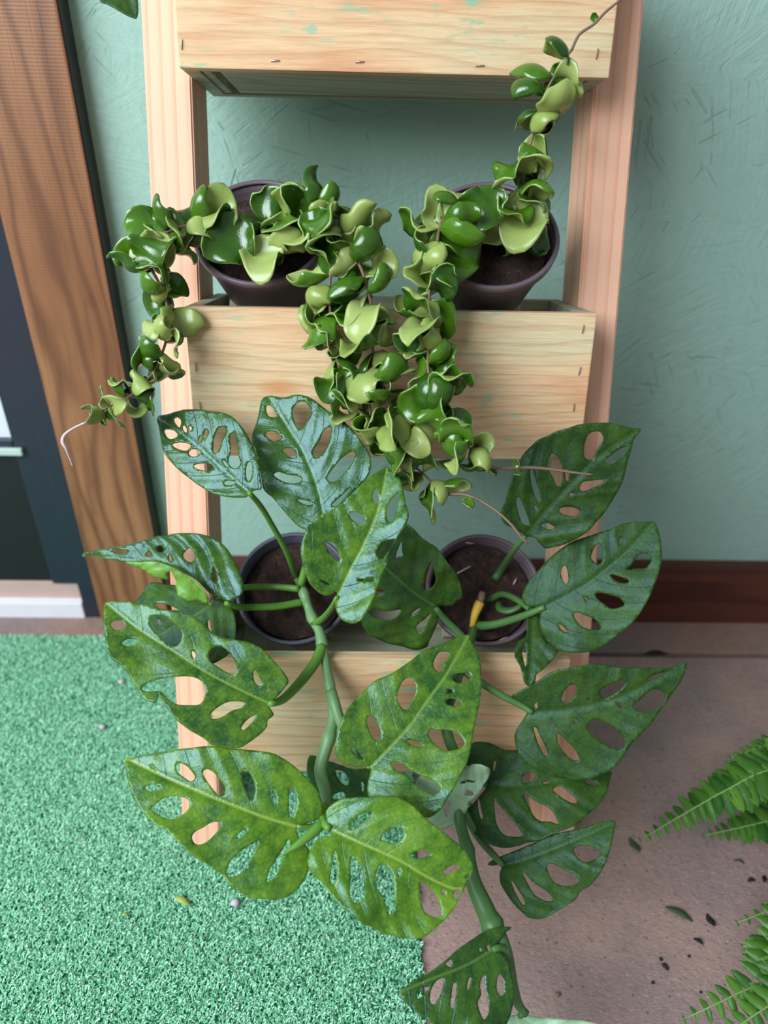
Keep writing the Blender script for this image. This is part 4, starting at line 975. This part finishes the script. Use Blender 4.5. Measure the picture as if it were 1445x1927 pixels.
def clear(me, mw, rname):
    vs = [mw @ v.co for v in me.vertices]; c = sum(vs, Vector())/len(vs); rr = max((v-c).length for v in vs); t = None
    for nm, c2, r2, t2 in SOLID:
        if nm == rname or (c-c2).length > rr+r2: continue
        if t is None: t = BVHTree.FromPolygons(vs, [tuple(p.vertices) for p in me.polygons])
        if t.overlap(t2): return False, c, rr, t
    return True, c, rr, t or BVHTree.FromPolygons(vs, [tuple(p.vertices) for p in me.polygons])
def hleaf(root, p, d, upv, size, var):
    d = Vector(d).normalized(); u = Vector(upv); u = (u-d*u.dot(d))
    if u.length < 1e-3: u = d.orthogonal()
    u.normalize(); y = u.cross(d)
    R3 = Matrix((d, y, u)).transposed().to_4x4()
    for k in range(14):                                       # turn about the stalk, then shrink, until it touches nothing else
        mw = Matrix.Translation(p) @ R3 @ Matrix.Rotation(k*.9, 4, 'X') @ Matrix.Rotation(.25*(k//2)*(-1)**k, 4, 'Y') @ Matrix.Scale(size*(1-.035*k), 4)
        ok, c, rr, t = clear(HV[var], mw, root.name)
        if ok: break
    else: return None
    SOLID.append((root.name, c, rr, t))
    o = bpy.data.objects.new('leaf', HV[var]); COL.objects.link(o); put(o, mw, root); return o
def vine(root, rows, rad, leaves_every, size, seed, start=0.0, end=1.0, spread=.8, tipscale=.55, pool=ANY, mat='vine'):
    """rows (px, py, depth); leaves in opposite pairs, each pair turned a quarter"""
    r = random.Random(seed)
    q = catmull([(a, b, c, rad) for a, b, c in rows], 8, False)
    pts = [at_z(*a[:3]) for a in q]; n = len(pts)
    o0 = pts[0]
    me = tube_mesh('vine', [p-o0 for p in pts], [rad*(1-.45*i/n) for i in range(n)], 7)
    obj('vine', me, Matrix.Translation(o0), root, MAT[mat], True)
    cum = [0]
    for i in range(1, n): cum.append(cum[-1]+(pts[i]-pts[i-1]).length)
    tot = cum[-1]; s = tot*start; k = 0
    while s < tot*end:
        i = max(j for j in range(n) if cum[j] <= s); i = min(i, n-2)
        T = (pts[i+1]-pts[i]).normalized()
        a = T.cross(Vector((0, 1, .3))).normalized(); b = T.cross(a)
        ph = (k % 2)*math.pi/2+r.uniform(-.5, .5)+.5
        f = 1-(1-tipscale)*(s/tot)**1.5
        for sg in (0, math.pi):
            ra = a*math.cos(ph+sg)+b*math.sin(ph+sg)
            d = ra*spread+T*r.uniform(-.1, .55)+Vector((r.uniform(-.2,.2), r.uniform(-.2,.2), r.uniform(-.2,.2)))
            u = T*r.choice((1, 1, -1))+ra*r.uniform(-.5, .5)+Vector((r.uniform(-.4,.4), r.uniform(-.4,.4), r.uniform(-.4,.4)))
            hleaf(root, pts[i]+ra*rad*.5, d, u, size*f*r.uniform(.8, 1.15), r.choice(pool))
        s += leaves_every*f*r.uniform(.85, 1.15); k += 1
    return pts
def ring_leaves(root, lst, seed):
    """hand-set leaves: (px, py, depth, image angle deg of the leaf's direction, size m, variant, up tilt)"""
    for (px, py, z, ang, size, var, ut) in lst:
        a = math.radians(ang)
        d = RGT*math.cos(a)-UP*math.sin(a)+FWD*.15
        u = -FWD*math.cos(ut)+UP*math.sin(ut)
        hleaf(root, at_z(px, py, z), d, u, size, var)

def hoya_left():
    c = POTS['mid'][0]
    root = empty('potted_rope_plant', tilted_root(c), 'curly rope hoya in the upper left pot with vines trailing over both sides', 'potted plant')
    mw = make_pot(root, c, MAT['pot'])
    S = lambda px, py: depth(soil_pt(mw, px, py))
    vine(root, [(455,455,S(455,455)),(430,440,.95),(395,425,.915),(350,425,.89),(300,445,.885),(280,490,.89),(305,545,.90),(318,600,.905),(310,650,.905),(285,705,.90),(245,745,.89),(200,768,.885),(160,795,.88)], .0024, .0190, .060, 3, start=.05, end=.97, tipscale=.5)
    px_tube('bare_tip', [(162,795,.88,.0016),(140,805,.879,.0015),(122,818,.879,.002),(118,832,.88,.0028),(123,842,.88,.0018),(130,860,.885,.001),(137,878,.89,.0008)], MAT['thread'], root, step=5, seg=6)
    vine(root, [(500,450,S(500,450)),(520,420,.95),(560,400,.91),(605,410,.88),(632,450,.87),(622,510,.875),(620,570,.885),(628,640,.90),(640,700,.905),(668,760,.918),(705,815,.93),(750,855,.942),(800,895,.95),(835,935,.955)], .0024, .0190, .060, 5, start=.04, end=1.0, tipscale=.82)
    vine(root, [(540,430,S(540,430)),(590,400,.92),(640,430,.875),(668,480,.865),(688,530,.87),(700,590,.88),(700,650,.885),(715,710,.89),(735,770,.895),(760,820,.90),(785,860,.91)], .0024, .0190, .060, 9, start=.2, end=1.0, tipscale=.9)
    px_tube('bare_tip', [(835,930,.954,.002),(880,932,.945,.002),(925,955,.935,.0018),(960,985,.93,.0018),(980,1010,.93,.0018),(993,1022,.93,.0012)], MAT['vine'], root, step=6, seg=6)
    vine(root, [(470,440,S(470,440)),(480,450,.955),(490,470,.95),(510,490,.945)], .0018, .02, .05, 12, start=.1)
    ring_leaves(root, [(472,418,.90,138,.075,12,.2),(500,440,.905,95,.07,13,2.9),(592,400,.89,185,.085,1,.3),(598,405,.88,10,.055,13,2.8),(395,445,.90,-75,.07,13,2.8),
                       (365,420,.90,-100,.062,5,.3),(350,440,.885,180,.078,12,.6),(330,462,.88,165,.062,13,2.8),(560,430,.89,120,.06,0,2.4),(880,935,.93,90,.022,0,.4)], 1)
def hoya_right():
    c = POTS['mid'][1]
    root = empty('potted_rope_plant', tilted_root(c), 'curly rope hoya in the upper right pot with one vine climbing and one hanging', 'potted plant')
    mw = make_pot(root, c, MAT['pot'])
    S = lambda px, py: depth(soil_pt(mw, px, py))
    vine(root, [(930,440,S(930,440)),(905,420,.94),(865,400,.90),(830,420,.875),(820,480,.87),(808,550,.875),(810,620,.885),(805,690,.865),(818,750,.855),(845,805,.85),(880,840,.855),(912,868,.865)], .0024, .0190, .060, 21, start=.05, end=1.0, tipscale=.82)
    px_tube('bare_tip', [(905,862,.864,.002),(930,880,.875,.0021),(1000,880,.885,.002),(1050,885,.89,.0019),(1085,890,.89,.0015),(1115,893,.89,.0012)], MAT['vine'], root, step=6, seg=6)
    for px, py, ang in ((968,879,-60),(970,884,70),(930,882,110)):
        a = math.radians(ang)
        hleaf(root, at_z(px, py, .88), RGT*math.cos(a)-UP*math.sin(a), -FWD, .014, 0)
    vine(root, [(975,450,S(975,450)),(985,410,.93),(982,365,.905),(990,310,.89),(1003,250,.875),(1020,190,.86),(1045,140,.85),(1075,95,.845)], .0024, .0210, .058, 33, start=.06, end=1.0, tipscale=.95)
    px_tube('bare_tip', [(1075,95,.845,.0019),(1090,65,.843,.0018),(1118,45,.84,.0016),(1140,22,.838,.0016),(1172,-4,.835,.0013)], MAT['vine'], root, step=5, seg=6)
    hleaf(root, at_z(1118, 42, .84), UP*1.0-RGT*.1, -FWD, .012, 0)
    ring_leaves(root, [(940,460,.92,-110,.08,13,2.9),(900,370,.92,80,.085,0,2.6),(860,420,.885,95,.08,12,.2),(830,440,.88,-95,.062,13,2.6),(1000,362,.905,110,.088,13,2.7),(1030,400,.91,150,.07,4,2.5),
                       (975,372,.90,-20,.06,1,.4),(960,430,.92,40,.07,10,2.8),(1008,300,.88,0,.035,3,.2)], 2)
hoya_left(); hoya_right()

# leaf hanging into view from a plant on the top box
r0 = empty('trailing_houseplant', at_z(224, -150, .975), 'broad green leaf hanging in from above beside the left leg', 'plant')
add_leaf('L0', r0, 'leafB')
px_tube('leaf_stalk', [(224,-145,.98,.003),(240,-200,.96,.0035),(300,-260,.94,.004),(380,-245,.93,.005)], MAT['petiole'], r0)

# ------------------------------------------------------------------ fern at the right edge
def leaflet_mesh(seed):
    r = np.random.default_rng(seed); n = 6; V = []; Fc = []
    prof = (.16, .25, .24, .21, .15, .03)
    for i in range(n):
        t = i/(n-1); bend = .08*math.sin(t*3)*r.uniform(.5, 1.5)
        for s in (-1, 0, 1):
            V.append((t, s*prof[i]+.06*t*t, (.03*abs(s))-bend*t))
    m = len(V)
    V += [(a, b, c-.012) for a, b, c in V]
    I = lambda i, j: i*3+j
    for i in range(n-1):
        for j in range(2):
            Fc.append((I(i,j), I(i+1,j), I(i+1,j+1), I(i,j+1))); Fc.append((m+I(i,j+1), m+I(i+1,j+1), m+I(i+1,j), m+I(i,j)))
        Fc.append((I(i,0), m+I(i,0), m+I(i+1,0), I(i+1,0))); Fc.append((I(i+1,2), m+I(i+1,2), m+I(i,2), I(i,2)))
    me = mesh_pydata('leaflet', V, Fc); me.polygons.foreach_set('use_smooth', [True]*len(Fc)); me.materials.append(MAT['fern']); return me
LF = [leaflet_mesh(i) for i in range(4)]
fern_c = on_floor(1445, 1560)+Vector((.28, 0, 0))
fern = empty('potted_fern', (fern_c.x, fern_c.y, 0), 'green fern with toothed fronds reaching in from the right edge', 'fern')
fp = lathe('pot', [(0, 0), (.085, 0), (.115, .2), (.122, .2), (.122, .22), (.112, .22), (.1, .12), (0, .11)])
fpo = obj('pot', fp, Matrix.Translation((fern_c.x, fern_c.y, .0008)), fern, MAT['pot'], True)
crown = Vector((fern_c.x, fern_c.y, .17))
def frond(rows, n, lmax, seed, upv=None):
    """rows from the crown out to the tip: world points or (px, py, z)"""
    r = random.Random(seed)
    pts = [Vector(p) if isinstance(p, Vector) else at_z(*p) for p in rows]
    q = catmull([np.array(p) for p in pts], .012, False)
    q = [Vector(p) for p in q]; k = len(q)
    me = tube_mesh('frond', [p-q[0] for p in q], [.0024*(1-.75*i/k)+.0004 for i in range(k)], 6)
    fo = obj('frond', me, Matrix.Translation(q[0]), fern, MAT['fern_stem'], True)
    for i in range(n):
        t = .16+.84*i/(n-1); x = t*(k-1); j = min(int(x), k-2); p = q[j].lerp(q[j+1], x-j)
        T = (q[j+1]-q[j]).normalized(); side = T.cross(Vector((0, 0, 1))).normalized(); up = side.cross(T)
        L = lmax*(1-max(0, (t-.3)/.7)**2.6)*(.6+.4*min(1, t*3))+.006
        for sg in (-1, 1):
            d = side*sg+T*(.28+r.uniform(-.12, .12))+up*r.uniform(-.25, .1)
            d.normalize(); y = up.cross(d).normalized(); u = d.cross(y)
            mw = Matrix.Translation(p) @ Matrix((d, y, u)).transposed().to_4x4() @ Matrix.Scale(L*r.uniform(.9, 1.1), 4)
            o = bpy.data.objects.new('leaflet', r.choice(LF)); COL.objects.link(o); put(o, mw, fo)
frond([crown, (1560,1440,1.12), (1445,1450,1.12), (1370,1485,1.13), (1290,1530,1.15), (1205,1580,1.17)], 42, .054, 1)
frond([crown, (1540,1520,1.18), (1445,1545,1.19), (1390,1558,1.2), (1325,1572,1.22)], 34, .05, 2)
frond([crown, (1560,1700,.98), (1445,1836,.93), (1390,1868,.93), (1340,1893,.93), (1288,1917,.94)], 38, .058, 3)
frond([crown, (1540,1650,1.0), (1480,1720,.98), (1440,1765,.97), (1398,1782,.97)], 34, .036, 4)
frond([crown, (1520,1660,1.08), (1460,1705,1.08), (1425,1722,1.085), (1388,1736,1.09)], 30, .028, 5)
frond([crown, (1570,1720,.95), (1480,1860,.90), (1420,1910,.89), (1340,1960,.89)], 38, .06, 6)
frond([crown, (1560,1400,1.16), (1480,1395,1.16), (1420,1410,1.17), (1375,1425,1.18)], 32, .034, 7)

# ------------------------------------------------------------------ small things lying on the floor
def scrap(px, py, L, W, ang, mat, name, label, cat, h=.001, group=None):
    p = on_floor(px, py, h); V = []; n = 7; Fc = []
    for i in range(n):
        t = i/(n-1); wd = W*math.sin(math.pi*min(.97, t*.9+.06))*.5; z = .002+.003*math.sin(t*4+ang)
        V += [(t*L-L/2, wd, z+.001), (t*L-L/2, 0, z), (t*L-L/2, -wd, z+.0015)]
    m = len(V); V += [(a, b, c-.0008) for a, b, c in V]
    for i in range(n-1):
        for j in range(2):
            a = i*3+j; Fc.append((a+1, a+4, a+3, a)); Fc.append((m+a, m+a+3, m+a+4, m+a+1))
        a = i*3; Fc.append((a, a+3, m+a+3, m+a)); Fc.append((a+2, m+a+2, m+a+5, a+5))
    o = obj(name, mesh_pydata(name, V, Fc), Matrix.Translation(p) @ Matrix.Rotation(ang, 4, 'Z'), None, mat, True)
    return tag(o, label, cat, group)
def pebble(px, py, r, mat, label, h=0, name='pebble', cat='pebble', group=None):
    p = on_floor(px, py, h); bm = bmesh.new(); bmesh.ops.create_icosphere(bm, subdivisions=2, radius=r)
    for v in bm.verts: v.co = Vector((v.co.x*random.uniform(.9, 1.25), v.co.y*random.uniform(.85, 1.1), v.co.z*.75*random.uniform(.9, 1.1)))
    me = bpy.data.meshes.new(name); bm.to_mesh(me); bm.free()
    o = obj(name, me, Matrix.Translation(p+Vector((0, 0, r*.6))), None, mat, True); return tag(o, label, cat, group)
TH = .010
scrap(1235, 1231, .06, .016, .1, MAT['debris_dark'], 'dirt_clump', 'dark clump of dirt in the floor joint along the wall', 'dirt', -.001)
scrap(343, 1697, .030, .010, -.5, MAT['dryleaf'], 'leaf_scrap', 'pale yellow leaf scrap on the green turf', 'leaf scrap', TH)
pebble(443, 1701, .0065, MAT['pebble'], 'white pebble on the turf below the lime split leaf', TH)
pebble(229, 1285, .006, MAT['pebble'], 'pinkish pebble on the turf behind the leftmost split leaf', TH)
pebble(193, 1370, .0055, MAT['pebble'], 'small pale pebble on the turf left of the stand leg', TH)
scrap(238, 1722, .012, .006, .4, MAT['dryleaf'], 'leaf_scrap', 'tiny tan leaf crumb left of the yellow scrap on turf', 'leaf scrap', TH)
scrap(1193, 1591, .030, .013, 1.9, MAT['debris'], 'leaf_scrap', 'dark green leaf scrap on concrete just under the fern tip', 'leaf scrap')
scrap(1277, 1721, .042, .013, -.6, MAT['debris'], 'leaf_scrap', 'long green leaf scrap lying mid-concrete between the ferns', 'leaf scrap')
scrap(1336, 1733, .022, .011, 1.7, MAT['debris_dark'], 'leaf_scrap', 'dark upright leaf scrap right of the long green one', 'leaf scrap')
scrap(1313, 1773, .015, .007, -.8, MAT['debris_dark'], 'leaf_scrap', 'small black leaf scrap below the long green one', 'leaf scrap')
scrap(1413, 1658, .018, .007, .3, MAT['debris_dark'], 'leaf_scrap', 'dark scrap, left one of a pair below the upper fern', 'leaf scrap')
scrap(1437, 1655, .018, .008, 1.0, MAT['debris_dark'], 'leaf_scrap', 'dark scrap, right one of a pair below the upper fern', 'leaf scrap')
scrap(1390, 1623, .016, .005, -.4, MAT['debris'], 'leaf_scrap', 'thin green scrap just under the shaded fern frond', 'leaf scrap')
for x, y, r_, lb in ((1243,1806,.0028,'topmost of three black soil crumbs clustered on the concrete'),(1250,1818,.0035,'largest, middle one of three clustered black soil crumbs'),
                     (1254,1823,.003,'lowest of three black soil crumbs clustered on the concrete'),(1228,1850,.0025,'lone black crumb below and left of the crumb cluster'),
                     (1296,1800,.0022,'tiny black crumb just below the small black leaf scrap'),(1318,1868,.002,'smallest black crumb, nearest the lower fern frond tip')):
    pebble(x, y, r_, MAT['debris_dark'], lb, 0, 'soil_crumb', 'crumb', 'soil crumbs on the concrete')
pebble(1049, 1872, .0035, MAT['vine'], 'small brown pebble on concrete right of the lowest split leaf')
